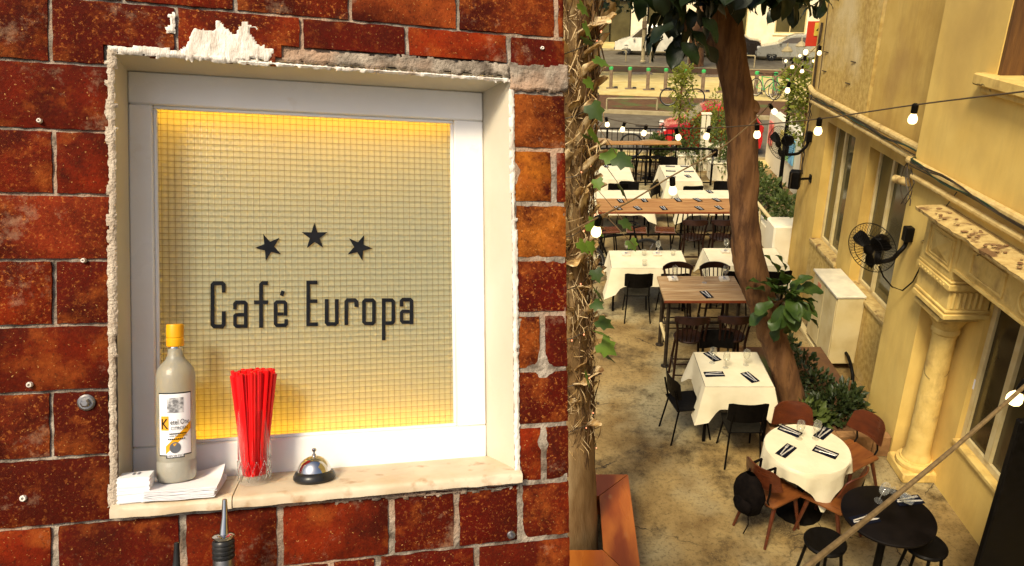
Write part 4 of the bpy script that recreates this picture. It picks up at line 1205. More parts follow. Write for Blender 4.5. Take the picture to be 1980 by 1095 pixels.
PROTO = {'metal': tree_of(chair_metal()), 'wood': tree_of(chair_wood()), 'bar': tree_of(chair_bar()), 'stool': tree_of(stool(.74, M_black)), 'bstool': tree_of(stool(.76, pm('mahogany', (.12, .035, .012), (.07, .018, .006), scale=8, rough=.3, coat=.3), sq=True))}
used = set()
def seat_at(kind, x, y, rz, label, group, cat='chair'):
    tr = PROTO[kind]
    if kind in used: o = copy_tree(tr)
    else: o = tr[0]; used.add(kind)
    o.location = (x, y, 0); o.rotation_euler = (0, 0, rz)
    tag(o, label, cat, group); return o
def face(x, y, tx, ty): return math.atan2(ty - y, tx - x) - PI / 2
def cloth_rect(x0, x1, y0, y1, z, drop, label, seed):
    mb = MB(); n = 18
    mb.grid(n, n, lambda u, v: (lerp(x0, x1, u), lerp(y0, y1, v), z + .0015 * nz(u * 6, v * 6, seed)))
    per = [(i / n, 0) for i in range(n)] + [(1, i / n) for i in range(n)] + [(1 - i / n, 1) for i in range(n)] + [(0, 1 - i / n) for i in range(n)]
    rows = 7; V = []; m = len(per)
    cx_, cy_ = (x0 + x1) / 2, (y0 + y1) / 2
    for k in range(rows + 1):
        q = k / rows
        for i, (u, v) in enumerate(per):
            x, y = lerp(x0, x1, u), lerp(y0, y1, v)
            nxv = (-1 if u == 0 else 0) + (1 if u == 1 else 0); nyv = (-1 if v == 0 else 0) + (1 if v == 1 else 0)
            cd = min(min(u, 1 - u) * (x1 - x0) if v in (0, 1) else min(v, 1 - v) * (y1 - y0), .3)
            corner = max(0, 1 - cd / .16)
            fold = .5 + .5 * math.sin(i * 1.1 + seed) * nz(i * .35, seed)
            out = .006 + q * (.012 + .060 * fold + .11 * corner)
            dz = q * (drop + .16 * corner * drop / .25 + .01 * nz(i * .4, seed, 4))
            l = max(1, math.hypot(nxv, nyv))
            V.append((x + nxv / l * out, y + nyv / l * out, z - dz + (.0 if k else -.0005)))
    b = len(mb.v); mb.v += V
    for k in range(rows):
        for i in range(m):
            j = (i + 1) % m
            mb.f.append((b + k * m + i, b + (k + 1) * m + i, b + (k + 1) * m + j, b + k * m + j))
    o = mb.build('tablecloth', M_cloth, None, 60)
    return tag(o, label, 'tablecloth', 'white cafe tablecloths')
def table_legs(name, label, x0, x1, y0, y1, z, mat=None, ins=.04):
    t = thing(name, label, 'table', ((x0 + x1) / 2, (y0 + y1) / 2, 0)); hx, hy = (x1 - x0) / 2, (y1 - y0) / 2
    mb = MB(); mb.bx(-hx + .005, hx - .005, -hy + .005, hy - .005, z - .03, z - .004, .003); mb.build('tabletop', mat or M_brown, t)
    for sx in (-1, 1):
        for sy_ in (-1, 1):
            mb = MB(); mb.bx(sx * (hx - ins) - .017, sx * (hx - ins) + .017, sy_ * (hy - ins) - .017, sy_ * (hy - ins) + .017, 0, z - .031, .002); mb.build('leg', M_black, t)
    return t
TB = {'T1': (1.62, 2.39, 7.10, 7.90), 'T2': (.79, 1.99, 10.62, 11.38), 'T3': (2.37, 3.58, 10.70, 11.49), 'T4': (.60, 1.82, 14.15, 14.94), 'T5': (2.40, 3.60, 14.15, 14.94), 'T6': (2.32, 3.08, 15.62, 17.05), 'T7': (.86, 1.60, 15.75, 17.0)}
DESC = {'T1': 'square table nearest the leaning trunk base', 'T2': 'left table of the middle row', 'T3': 'table half hidden behind the leaning trunk', 'T4': 'left table behind the long wooden counter', 'T5': 'right table behind the long wooden counter', 'T6': 'far right table set with napkins', 'T7': 'far left table beside the palm'}
for k, (x0, x1, y0, y1) in TB.items():
    table_legs('dining_table', 'dining table under a white cloth, ' + DESC[k], x0, x1, y0, y1, .757)
    cloth_rect(x0, x1, y0, y1, .76, {'T1': .27, 'T2': .30}.get(k, .28), 'white cloth on the ' + DESC[k], len(k) + ord(k[1]))
# round table with round cloth
rcx, rcy, rr_ = 2.41, 5.96, .405
t = thing('round_table', 'round pedestal table under a white cloth among brown chairs', 'table', (rcx, rcy, 0))
mb = MB(); mb.lathe([(1e-7, .72), (rr_ * .98, .725), (rr_ * .98, .755), (1e-7, .756)], 32); mb.build('tabletop', M_brown, t)
mb = MB(); mb.lathe([(.24, 0), (.24, .02), (.04, .05), (.035, .72)], 16); mb.build('pedestal', M_black, t)
mb = MB(); n = 96; V = []; F = []
rad = [0.0001, .2, .35, rr_ - .01, rr_]
for r in rad:
    V += [(r * math.cos(2 * PI * k / n), r * math.sin(2 * PI * k / n), .76 + .001 * nz(r * 9, k * .2)) for k in range(n)]
for q in range(1, 8):
    for k in range(n):
        a = 2 * PI * k / n
        sq = 1 / max(abs(math.cos(a + .62)), abs(math.sin(a + .62)))   # square cloth: corners hang lower
        dr = (.13 + .33 * (sq - 1) / .4142) * q / 7
        w_f = math.sin(a * 9 + 1.3 * math.sin(a * 2)) * .5 + math.sin(a * 14 + 2) * .3
        ro = rr_ + .012 + (q / 7) * (.03 * w_f * (1.3 - (sq - 1)) + .035 * (sq - 1))
        V.append((ro * math.cos(a), ro * math.sin(a), .757 - dr))
nr = len(rad) + 7
for i in range(nr - 1):
    for k in range(n): F.append((i * n + k, i * n + (k + 1) % n, (i + 1) * n + (k + 1) % n, (i + 1) * n + k))
mb.add(V, F); o = mb.build('round_tablecloth', M_cloth, None, 60); o.location = (rcx, rcy, 0); tag(o, 'white cloth with a pointed hem on the round table', 'tablecloth', 'white cafe tablecloths')
# black high round table
bcx, bcy = 2.63, 4.68
t = thing('black_round_table', 'high black round table at the bottom right under the cable', 'table', (bcx, bcy, 0))
mb = MB(); mb.lathe([(1e-7, 1.02), (.345, 1.02), (.36, 1.03), (.36, 1.045), (.35, 1.052), (1e-7, 1.053)], 48); mb.build('tabletop', pm('black_lacquer', (.003, .0022, .0018), (.006, .004, .003), scale=6, rough=.5, coat=.02, spec=.12), t)
mb = MB(); mb.lathe([(.22, 0), (.22, .015), (.035, .04), (.03, 1.02)], 16); mb.build('pedestal', M_black, t)
# wooden high tables
def high_table(name, label, x0, x1, y0, y1, z, mat, pipe=True):
    t = thing(name, label, 'table', ((x0 + x1) / 2, (y0 + y1) / 2, 0)); hx, hy = (x1 - x0) / 2, (y1 - y0) / 2
    nb = max(3, round(hy * 2 / .14))
    for k in range(nb):
        a, b = lerp(-hy, hy, k / nb) + .0015, lerp(-hy, hy, (k + 1) / nb) - .0015
        mb = MB(); mb.bx(-hx, hx, a, b, z - .034, z + random.uniform(-.0012, .0), .003); mb.build('plank', mat, t)
    mb = MB(); mb.bx(-hx - .002, hx + .002, -hy - .012, -hy - .001, z - .040, z - .006, .002); mb.build('front_edge', M_redw, t)
    for sx in (-1, 1):
        for sy_ in (-1, 1):
            X, Y = sx * (hx - .08), sy_ * (hy - .10)
            mb = MB(); mb.tube([(X, Y, .01), (X, Y, z - .036)], .026, 12); l = mb.build('leg', M_steelb, t)
            mb = MB(); mb.lathe([(.06, 0), (.06, .012), (.035, .018), (.03, .03)], 16, (X, Y, 0)); mb.build('flange', M_steelb, l)
        mb = MB(); mb.tube([(sx * (hx - .08), -hy + .1, .36), (sx * (hx - .08), hy - .1, .36)], .022, 10); mb.build('foot_rail', M_winf if pipe else M_steelb, t)
    mb = MB(); mb.tube([(-hx + .08, hy - .1, .36), (hx - .08, hy - .1, .36)], .02, 10); mb.build('foot_rail', M_steelb, t)
    return t
M_steelb = pm('dark_pipe_steel', (.06, .045, .03), (.03, .022, .015), scale=14, rough=.4, metal=.6)
high_table('high_table', 'high weathered plank table on pipe legs beside the leaning trunk', 1.36, 2.455, 8.79, 9.61, 1.05, M_topg)
high_table('long_counter_table', 'long golden plank high table set with dark napkins', .66, 3.35, 12.58, 13.39, 1.05, M_top, False)
t = thing('railing_counter', 'narrow golden plank counter along the far railing', 'counter', (1.92, 18.42, 0))
mb = MB(); mb.bx(-1.15, 1.10, -.16, .0, .965, 1.0, .004); mb.build('plank', M_top, t); mb = MB(); mb.bx(-1.15, 1.10, .003, .16, .965, 1.0, .004); mb.build('plank', M_top, t)
for x in (-1.0, 0, 1.0):
    mb = MB(); mb.tube([(x, .05, 0), (x, .05, .964)], .022, 8); mb.build('leg', M_black, t)

# ---- chairs
GA, GB, GC, GD = 'black metal cafe chairs', 'brown wooden chairs round the round table', 'dark bar chairs with curved backs', 'black round bar stools'
def mt(x, y, tx, ty, lab): return seat_at('metal', x, y, face(x, y, tx, ty), lab, GA)
mt(2.00, 6.86, 2.0, 7.5, 'black metal chair with its back to the camera at the square table')
mt(1.47, 7.30, 2.0, 7.42, 'black metal chair on the aisle side of the square table')
mt(1.98, 8.12, 1.98, 7.4, 'black metal chair tucked behind the far edge of the square table')
mt(1.18, 10.45, 1.18, 11, 'black metal chair at the left front of the middle left table')
mt(1.72, 10.45, 1.70, 11, 'black metal chair beside the weathered high table, at the middle left table')
mt(3.30, 10.55, 3.25, 11, 'black metal chair between the leaning trunk and the golden wall')
mt(2.70, 10.55, 2.72, 11, 'black metal chair hidden behind the weathered table and leaning trunk')
mt(1.22, 15.45, 1.22, 16, 'black metal chair in front of the far left table')
mt(2.78, 15.25, 2.72, 16, 'black metal chair in front of the far right table')
mt(3.45, 15.15, 3.3, 14.6, 'black metal chair to the right behind the long counter table')
mt(2.62, 17.35, 2.66, 16.6, 'black metal chair behind the far right table')
mt(1.42, 15.15, 1.3, 14.6, 'black metal chair left behind the long counter table')
mt(2.15, 15.0, 2.7, 14.7, 'black metal chair under the middle lit bulb behind the long counter')
mt(1.12, 17.3, 1.2, 16.6, 'black metal chair behind the far left table')
def wd(px, py, z, lab):
    p = G(px, py, z); return seat_at('wood', p.x, p.y, face(p.x, p.y, rcx, rcy), lab, GB)
c1 = wd(1505, 958, .45, 'brown wooden chair with a dark backpack hung on its back')
c2 = wd(1540, 812, .45, 'brown wooden chair behind the round table near the plant bed')
c3 = wd(1668, 872, .45, 'brown wooden chair beside the stone column')
c4 = wd(1628, 962, .45, 'brown wooden chair between the round table and the black table')
for c_, px, py, tx, ty in ((c2, 1531, 797, rcx, rcy), (c3, 1684, 822, rcx - .25, rcy - .12), (c4, 1662, 934, rcx - .12, rcy), (c1, 1468, 918, rcx + .05, rcy + .05)):
    q = G(px, py, .73); d_ = (Vector((tx, ty, 0)) - Vector((q.x, q.y, 0))).normalized()
    c_.location = (q.x + d_.x * .235, q.y + d_.y * .235, 0); c_.rotation_euler.z = face(q.x, q.y, tx, ty)
def br(x, y, tx, ty, lab, g=GC): return seat_at('bar', x, y, face(x, y, tx, ty), lab, g)
br(1.66, 8.50, 1.68, 9.2, 'dark bar chair at the left front of the weathered high table')
br(2.20, 8.52, 2.20, 9.2, 'dark bar chair beside the leaning trunk at the weathered high table')
br(1.72, 9.80, 1.72, 9.2, 'dark bar chair behind the left side of the weathered high table')
br(2.26, 9.80, 2.26, 9.2, 'dark bar chair behind the right side of the weathered high table')
br(2.33, 12.30, 2.33, 13, 'dark bar chair at the middle of the long counter table')
br(2.83, 12.30, 2.83, 13, 'dark bar chair beside the leaning trunk at the long counter table')
for i, (x, l) in enumerate(((.86, 'first red-seated bar stool beside the palm at the long counter'), (1.35, 'second red-seated bar stool from the palm at the long counter'), (1.86, 'third red-seated bar stool from the palm at the long counter'))):
    seat_at('bstool', x, 12.45, R(random.uniform(-8, 8)), l, 'red seated bar stools', 'stool')
seat_at('stool', 2.42, 13.65, .3, 'black stool behind the middle of the long counter table', GD, 'stool')
seat_at('stool', 3.02, 13.65, .5, 'black stool behind the right end of the long counter table', GD, 'stool')
s1 = G(1596, 1045, .74); s2 = G(1790, 1052, .74)
seat_at('stool', s1.x, s1.y, .2, 'black round stool left of the high black table', GD, 'stool')
seat_at('stool', s2.x, s2.y, .6, 'black round stool right of the high black table', GD, 'stool')
for x, l in ((1.72, 'left of the three stools at the far railing counter'), (2.08, 'middle of the three stools at the far railing counter'), (2.42, 'right of the three stools at the far railing counter')):
    o = seat_at('stool', x, 18.18, random.uniform(0, 1), l, GD, 'stool'); o.scale = (1, 1, .93)

# ---- railings
def railing(name, label, A, B, h, bend, gap=.13, r=.012):
    t = thing(name, label, 'railing'); A = Vector(A); B = Vector(B); d = (B - A); Ln = d.length; d.normalize()
    mb = MB(); pts = [A + Vector((0, 0, h))]
    if bend:
        pts += [B + Vector((0, 0, h)) - d * .12, B + Vector((0, 0, h - .03)) - d * .03, B + Vector((0, 0, h - .12)), B + Vector((0, 0, 0))]
    else: pts += [B + Vector((0, 0, h))]
    mb.tube(pts, .028 if bend else .02, 10); mb.build('top_rail', M_black, t)
    mb = MB(); mb.bar(A + Vector((0, 0, .07)), B + Vector((0, 0, .07)), .03); mb.build('bottom_rail', M_black, t)
    for k in range(1, int(Ln / gap)):
        p = A + d * (k * gap); mb = MB(); mb.tube([p + Vector((0, 0, .071)), p + Vector((0, 0, h - .01))], r * .6, 6, cap=False); mb.build('baluster', M_black, t)
    for k in (0, .5, 1):
        p = A.lerp(B, k); mb = MB(); mb.tube([p, p + Vector((0, 0, h - .03))], .02, 6); mb.build('post', M_black, t)
    return t
railing('inner_railing', 'black tube railing with a rounded corner behind the far tables', (.5, 18.02, 0), (3.77, 18.0, 0), .93, True, .2)
railing('street_fence', 'black upright bar fence along the street edge', (-1.0, 20.25, 0), (3.55, 20.05, 0), 1.0, False, .15, .016)
def bistro(px, py, z, lab):
    p = G(px, py, z); t = thing('bistro_table', lab, 'table', (p.x, p.y, 0), 0, 'small round tables by the fence')
    mb = MB(); mb.lathe([(1e-7, z - .03), (.31, z - .03), (.32, z - .015), (.31, z), (1e-7, z + .001)], 28); mb.build('tabletop', M_topg, t)
    mb = MB(); mb.lathe([(.2, 0), (.2, .02), (.03, .04), (.025, z - .03)], 12); mb.build('pedestal', M_black, t)
bistro(1259, 275, .95, 'small round table by the fence in front of the parked bicycle')
bistro(1160, 272, .95, 'small round table by the fence beside the palm')

# ---- table settings
def fork_knife():
    mb = MB(); mb.bx(-.006, .006, -.10, .04, 0, .003, .001)
    for k in range(3): mb.bx(-.010 + k * .008, -.006 + k * .008, .05, .095, 0, .0025)
    mb.bx(-.011, .011, .035, .055, 0, .003, .001); f = mb.mesh('fork', M_silver, 0)
    mb = MB(); mb.bx(-.007, .007, -.11, .0, 0, .004, .0015); mb.add([(-.008, .0, 0), (.009, .0, 0), (.009, .09, 0), (.0, .115, 0), (-.008, .08, 0), (-.008, .0, .0025), (.009, .0, .0025), (.009, .09, .0025), (0, .115, .0025), (-.008, .08, .0025)], [(4, 3, 2, 1, 0), (5, 6, 7, 8, 9), (0, 1, 6, 5), (1, 2, 7, 6), (2, 3, 8, 7), (3, 4, 9, 8), (4, 0, 5, 9)]); k = mb.mesh('knife', M_silver, 0)
    mb = MB(); mb.bx(-.055, .055, -.115, .115, 0, .004, .0015); mb.bx(-.052, .054, -.113, .112, .0045, .008, .0015); n = mb.mesh('napkin', M_napk, 0)
    return f, k, n
FORK, KNIFE, NAPK = fork_knife()
def setting(p, rz, where, near=True, s=1.0):
    o = put('napkin', NAPK); o.location = p; o.rotation_euler = (0, 0, rz); o.scale = (s, s, 1); tag(o, 'folded dark napkin ' + where, 'napkin', 'folded dark napkins with cutlery')
    for me, dx, a in ((FORK, -.018, .12), (KNIFE, .018, -.06)):
        c = put(me.name.split('.')[0], me, None if near else o)
        if near:
            c.matrix_world = Matrix.Translation(Vector(p) + Vector((0, 0, .0085))) @ Matrix.Rotation(rz, 4, 'Z') @ Matrix.Translation((dx, 0, 0)) @ Matrix.Rotation(a, 4, 'Z')
            tag(c, ('silver fork ' if me is FORK else 'silver knife ') + 'on the napkin ' + where, 'fork' if me is FORK else 'knife', 'cutlery on the napkins')
        else: c.location = (dx, 0, .0085); c.rotation_euler = (0, 0, a)
Zt = .7625
for (px, py, a, w) in ((1377, 690, 25, 'at the far left corner of the square table'), (1381, 724, -86, 'at the near left of the square table'), (1450, 730, 22, 'at the right of the square table')):
    setting(G(px, py, Zt), R(a), w)
for (px, py, a, w) in ((1527, 834, 48, 'at the far left of the round table'), (1592, 838, -45, 'at the far right of the round table'), (1520, 872, -45, 'at the near left of the round table'), (1596, 875, 52, 'at the near right of the round table')):
    setting(G(px, py, Zt), R(a), w)
setting(G(1366, 570, 1.052), R(14), 'at the near edge of the weathered table')
setting(G(1672, 1005, 1.055), R(-75), 'on the left of the black table'); setting(G(1757, 968, 1.055), R(-82), 'on the right of the black table')
LC = 'on the long counter table, '
for (px, py, w) in ((1200, 389, 'far row first from the palm'), (1246, 388, 'far row second from the palm'), (1311, 387, 'far row third from the palm'), (1349, 387, 'far row fourth from the palm'), (1386, 387, 'far row beside the trunk'),
                    (1195, 403, 'near row first from the palm'), (1233, 403, 'near row second from the palm'), (1283, 403, 'near row third from the palm'), (1352, 403, 'near row fourth from the palm'), (1390, 402, 'near row beside the trunk')):
    setting(G(px, py, 1.052), R(random.uniform(8, 24)), LC + w, False, .95)
for (px, py, a, w) in ((1296, 322, 80, 'far left of the far right table'), (1325, 322, 88, 'far right of the far right table'), (1297, 331, 85, 'middle left of the far right table'), (1332, 332, 92, 'middle right of the far right table'), (1330, 341, 12, 'near right of the far right table'), (1297, 342, 85, 'near left of the far right table'), (1372, 371, 10, 'on the right table behind the long counter'), (1172, 322, 8, 'on the far left table')):
    setting(G(px, py, Zt), R(a), w, False, .95)
def menu(p, rz, lab):
    t = thing('menu_stack', lab, 'menus', p, rz, 'white folded napkins with menus')
    for k in range(5):
        mb = MB(); mb.box((random.uniform(-.004, .004), random.uniform(-.004, .004), .003 + k * .006), (.13, .13, .005), Matrix.Rotation(R(random.uniform(-4, 4)), 3, 'Z'), .001); mb.build('sheet', M_wpap, t, 0)
    mb = MB(); mb.box((0, .01, .0316), (.03, .07, .001)); mb.build('print', M_print, t, 0)
for (px, py, z, l) in ((1301, 541, 1.052, 'white napkin stack on the left of the weathered table'), (1400, 541, 1.052, 'white napkin stack on the right of the weathered table'), (1210, 493, Zt, 'white napkin stack far left on the middle left table'), (1270, 493, Zt, 'white napkin stack far right on the middle left table'), (1402, 488, Zt, 'white napkin stack on the table behind the trunk')):
    menu(G(px, py, z), R(random.uniform(-6, 6)), l)
M_wine = glassy('wine_glass', (.96, .96, .93), mixt=.70)
mb = MB(); mb.lathe([(.036, 0), (.034, .003), (.006, .006), (.004, .02), (.004, .07), (.012, .082), (.034, .105), (.042, .135), (.041, .165), (.034, .20), (.0325, .20), (.039, .165), (.040, .135), (.032, .107), (1e-7, .088)], 20)
WINE = mb.mesh('wine_glass', M_wine, 50)
mb = MB(); mb.lathe([(.030, 0), (.033, .006), (.040, .10), (.038, .10), (.031, .012), (1e-7, .012)], 18); TUMB = mb.mesh('water_glass', M_wine, 50)
def glass(me, px, py, z, lab, tip=None):
    o = put(me.name.split('.')[0], me); o.location = G(px, py, z); tag(o, lab, 'glass', 'glasses on the cafe tables')
    if tip: o.rotation_euler = tip; o.location.z += .035
for (px, py, z, l) in ((1377, 702, Zt, 'wine glass standing beside the far napkin on the square table'), (1403, 711, Zt, 'wine glass in the middle of the square table'), (1442, 706, Zt, 'wine glass at the right of the square table'),
                       (1545, 848, Zt, 'left of the two wine glasses on the round table'), (1577, 848, Zt, 'right of the two wine glasses on the round table'),
                       (1304, 541, 1.085, 'wine glass on the left napkin stack of the weathered table'), (1402, 540, 1.085, 'wine glass on the right napkin stack of the weathered table'), (1362, 547, 1.052, 'wine glass in the middle of the weathered table'),
                       (1212, 489, Zt + .033, 'wine glass on the far left napkin stack of the middle left table'), (1272, 489, Zt + .033, 'wine glass on the far right napkin stack of the middle left table'), (1403, 485, Zt + .033, 'wine glass on the table behind the trunk')):
    glass(WINE, px, py, z, l)
for (px, py, z, l) in ((1245, 494, Zt, 'tumbler at the middle of the middle left table'), (1301, 494, Zt, 'tumbler at the right of the middle left table'), (1246, 514, Zt, 'tumbler at the near edge of the middle left table')):
    glass(TUMB, px, py, z, l)
glass(WINE, 1725, 955, 1.055, 'wine glass lying at the far side of the black table', (R(78), 0, R(20)))
glass(WINE, 1697, 975, 1.055, 'wine glass lying left of centre on the black table', (R(80), 0, R(140)))
# backpack hung on the chair
t = thing('backpack', 'dark backpack hanging on the back of the brown chair', 'bag')
M_bag = pm('black_canvas', (.003, .0022, .002), (.007, .005, .004), scale=20, rough=.9, bump=.8, bscale=60, spec=.05)
t.matrix_world = Matrix.Translation(c1.location) @ Matrix.Rotation(c1.rotation_euler.z, 4, 'Z') @ Matrix.Translation((-0.03, -.30, .31))
def bagf(u, v):
    a = 2 * PI * u; q = math.sin(PI * min(.98, max(.02, v))) ** .45
    f = 1 + .10 * fb(math.cos(a) * 2, math.sin(a) * 2, v * 4)
    return (.17 * q * f * math.cos(a), .10 * q * f * math.sin(a) - .02 * v, (v - .06) * .48)
mb = MB(); mb.grid(28, 16, bagf); mb.build('bag_body', M_bag, t, 60)
mb = MB(); mb.ball((0, -.085, .13), .10, 14, 10, 1.1, .55, 1.0); mb.v = [(x * (1 + .12 * nz(x * 14, z * 14)), y, z * (1 + .1 * nz(x * 11, z * 9, 4))) for x, y, z in mb.v]; mb.build('pocket', M_bag, t, 60)
for s in (-1, 1):
    mb = MB(); mb.tube([(s * .08, .06, .40), (s * .08, .12, .47), (s * .085, .22, .46), (s * .09, .22, .34)], .014, 6); mb.build('strap', M_bag, t)
mb = MB(); mb.tube([(.05, -.05, .02), (.06, -.04, -.10), (.03, -.06, -.22)], .006, 5); mb.build('loose_strap', M_bag, t)
# ================================================================== WALL FITTINGS
def fan(name, label, hub, mount, aim):
    t = thing(name, label, 'fan', hub); hub = Vector(hub); mount = Vector(mount) - hub; aim = Vector(aim).normalized()
    Q = aim.to_track_quat('Z', 'Y').to_matrix(); Rg = .265
    for k in range(3):
        a = 2 * PI * k / 3 + .5
        def bl(u, v, a=a):
            r = lerp(.04, .215, u); w = lerp(.03, .10, u) * (1 - .5 * u ** 4)
            an = a + (v - .5) * w * 2 / max(r, .06); return tuple(Q @ Vector((r * math.cos(an), r * math.sin(an), .03 + (v - .5) * .05)))
        mb = MB(); mb.grid(6, 4, bl); b = len(mb.v); mb.build('blade', M_black, t, 60)
    nW = 44
    for k in range(nW):
        a = 2 * PI * k / nW; c, s = math.cos(a), math.sin(a)
        pf = [(.05, .085), (.14, .082), (.22, .06), (Rg, .02), (.22, -.04), (.12, -.065), (.055, -.07)]
        sw = .25
        mb = MB(); mb.tube([Q @ Vector((r * math.cos(a + sw * (1 - r / Rg)), r * math.sin(a + sw * (1 - r / Rg)), z)) for r, z in pf], .0022, 4, cap=False); mb.build('guard_wire', M_black, t, 60)
    for (r, z) in ((Rg, .02), (.16, .079), (.05, .086)):
        mb = MB(); mb.tube([Q @ Vector((r * math.cos(2 * PI * k / 36), r * math.sin(2 * PI * k / 36), z)) for k in range(36)], .0045, 5, closed=True); mb.build('guard_ring', M_black, t)
    mb = MB(); mb.lathe([(.03, .10), (.055, .09), (.055, .07), (1e-7, .068)], 16, M=Q); mb.build('badge', M_black, t)
    mb = MB(); mb.lathe([(1e-7, -.06), (.07, -.06), (.085, -.08), (.085, -.17), (.06, -.21), (.03, -.225), (1e-7, -.225)], 20, M=Q); mb.build('motor', M_black, t)
    b0 = Q @ Vector((0, 0, -.13)); lo = b0 + Vector((0, 0, -.22))
    mb = MB(); mb.box((b0 + lo) / 2 + Vector((0, 0, -.02)), (.06, .05, .2), None, .01); mb.build('neck', M_black, t)
    out = Vector((mount.x - .0, mount.y, mount.z))
    pts = [lo, lo.lerp(Vector((out.x, out.y, lo.z)), .5) + Vector((0, 0, -.02)), lo.lerp(Vector((out.x - .08, out.y, lo.z)), .85) + Vector((0, 0, .02)), Vector((out.x - .05, out.y, lerp(lo.z, out.z, .45))), Vector((out.x - .045, out.y, out.z))]
    P2 = []
    for i in range(len(pts) - 1):
        for q in range(4): P2.append(pts[i].lerp(pts[i + 1], q / 4))
    P2.append(pts[-1])
    for _ in range(3): P2 = [P2[0]] + [(P2[i - 1] + P2[i] * 2 + P2[i + 1]) / 4 for i in range(1, len(P2) - 1)] + [P2[-1]]
    mb = MB(); mb.tube(P2, .024, 10); mb.build('arm', M_black, t)
    mb = MB(); mb.box(out + Vector((-.045, 0, .03)), (.088, .10, .16), None, .008); mb.build('wall_bracket', M_black, t)
    return t
m1 = AX(1763, 458, XN); fan('wall_fan', 'large black wall fan in front of the second window', AX(1688, 478, 3.18), m1, (-.72, -.55, -.12))
m2 = AX(1569, 268, XF); fan('wall_fan', 'black wall fan at the far end of the golden wall', AX(1512, 276, 3.45), m2, (-.80, -.50, -.10))
# plug and fan lead
pl = AX(1796, 468, XN)
t = thing('plug_lead', 'black lead hanging from the wall socket to the near fan', 'cable')
mb = MB(); mb.lathe([(.04, 0), (.035, .03), (.02, .05), (.015, .08)], 14, pl, Matrix.Rotation(-PI / 2, 3, 'Y')); mb.build('socket', M_stone, t)
A = [AX(1790, 478, XN - .06), AX(1783, 510, XN - .04), AX(1765, 545, XN - .03), AX(1745, 562, XN - .05), AX(1725, 555, XN - .15), AX(1708, 535, XN - .40), AX(1700, 515, 3.25)]
mb = MB(); mb.tube(A, .008, 6); mb.build('lead', M_black, t)
mb = MB(); mb.tube([AX(1798, 462, XN - .02), AX(1800, 440, XN - .02), AX(1818, 415, XN - .02), AX(1850, 372, XN - .05)], .006, 5); mb.build('lead', M_cable, t)
# speaker
sp = AX(1543, 347, 3.78)
t = thing('wall_speaker', 'small black loudspeaker on the wall below the far fan', 'speaker', sp)
mb = MB(); mb.box((-.05, 0, 0), (.17, .19, .28), Matrix.Rotation(R(-25), 3, 'Z'), .012); mb.build('cabinet', M_black, t)
mb = MB(); mb.box((-.13, -.07, 0), (.01, .16, .25), Matrix.Rotation(R(-25), 3, 'Z'), .003); mb.build('grille', M_cable, t)
mb = MB(); mb.tube([(.04, .02, 0), (XF - sp.x - .01, .05, 0)], .02, 8); mb.box((XF - sp.x - .008, .05, 0), (.016, .1, .12)); mb.build('bracket', M_black, t)
# meter cabinet
t = thing('meter_cabinet', 'cream metal cabinet on the wall beside the plant bed', 'cabinet', (3.80, 9.26, 0))
M_cab = pm('cream_metal', (.64, .53, .27), (.60, .48, .22), scale=4, rough=.5, c3=(.50, .38, .16), s3=3)
mb = MB(); mb.bx(-.17, .185, -.52, .42, .12, 1.10, .006); mb.build('cabinet_body', M_cab, t)
mb = MB(); mb.bx(-.20, .19, -.535, .435, 1.102, 1.13, .004); mb.build('cap', pm('pale_metal', (.78, .72, .52), None, scale=5, rough=.4), t)
for (a, b) in ((-.50, -.055), (-.045, .40)):
    mb = MB(); mb.bx(-.182, -.171, a, b, .15, 1.07, .003); mb.build('door', M_cab, t)
mb = MB(); mb.bx(-.188, -.1825, .10, .22, .92, 1.02); mb.build('warning_plate', pm('faded_red', (.55, .12, .05), (.6, .3, .15), scale=30, rough=.6), t)
mb = MB(); mb.tube([(-.19, .43, .55), (-.23, .43, .55)], .02, 8); mb.build('knob', M_steel, t)
# hose
h0 = G(1632, 690, .5)
t = thing('hose', 'short black hose standing up from the plant bed by the wall', 'hose')
hp = [AX(1634, 680, 3.86), AX(1640, 690, 3.83), AX(1645, 705, 3.80), AX(1649, 725, 3.80), AX(1648, 750, 3.80)]
mb = MB(); mb.tube(hp, .022, 10); mb.build('tube', M_black, t); mb = MB(); mb.tube([hp[0] + Vector((.03, .02, .01)), hp[0]], .04, 10); mb.build('nozzle', M_black, t)

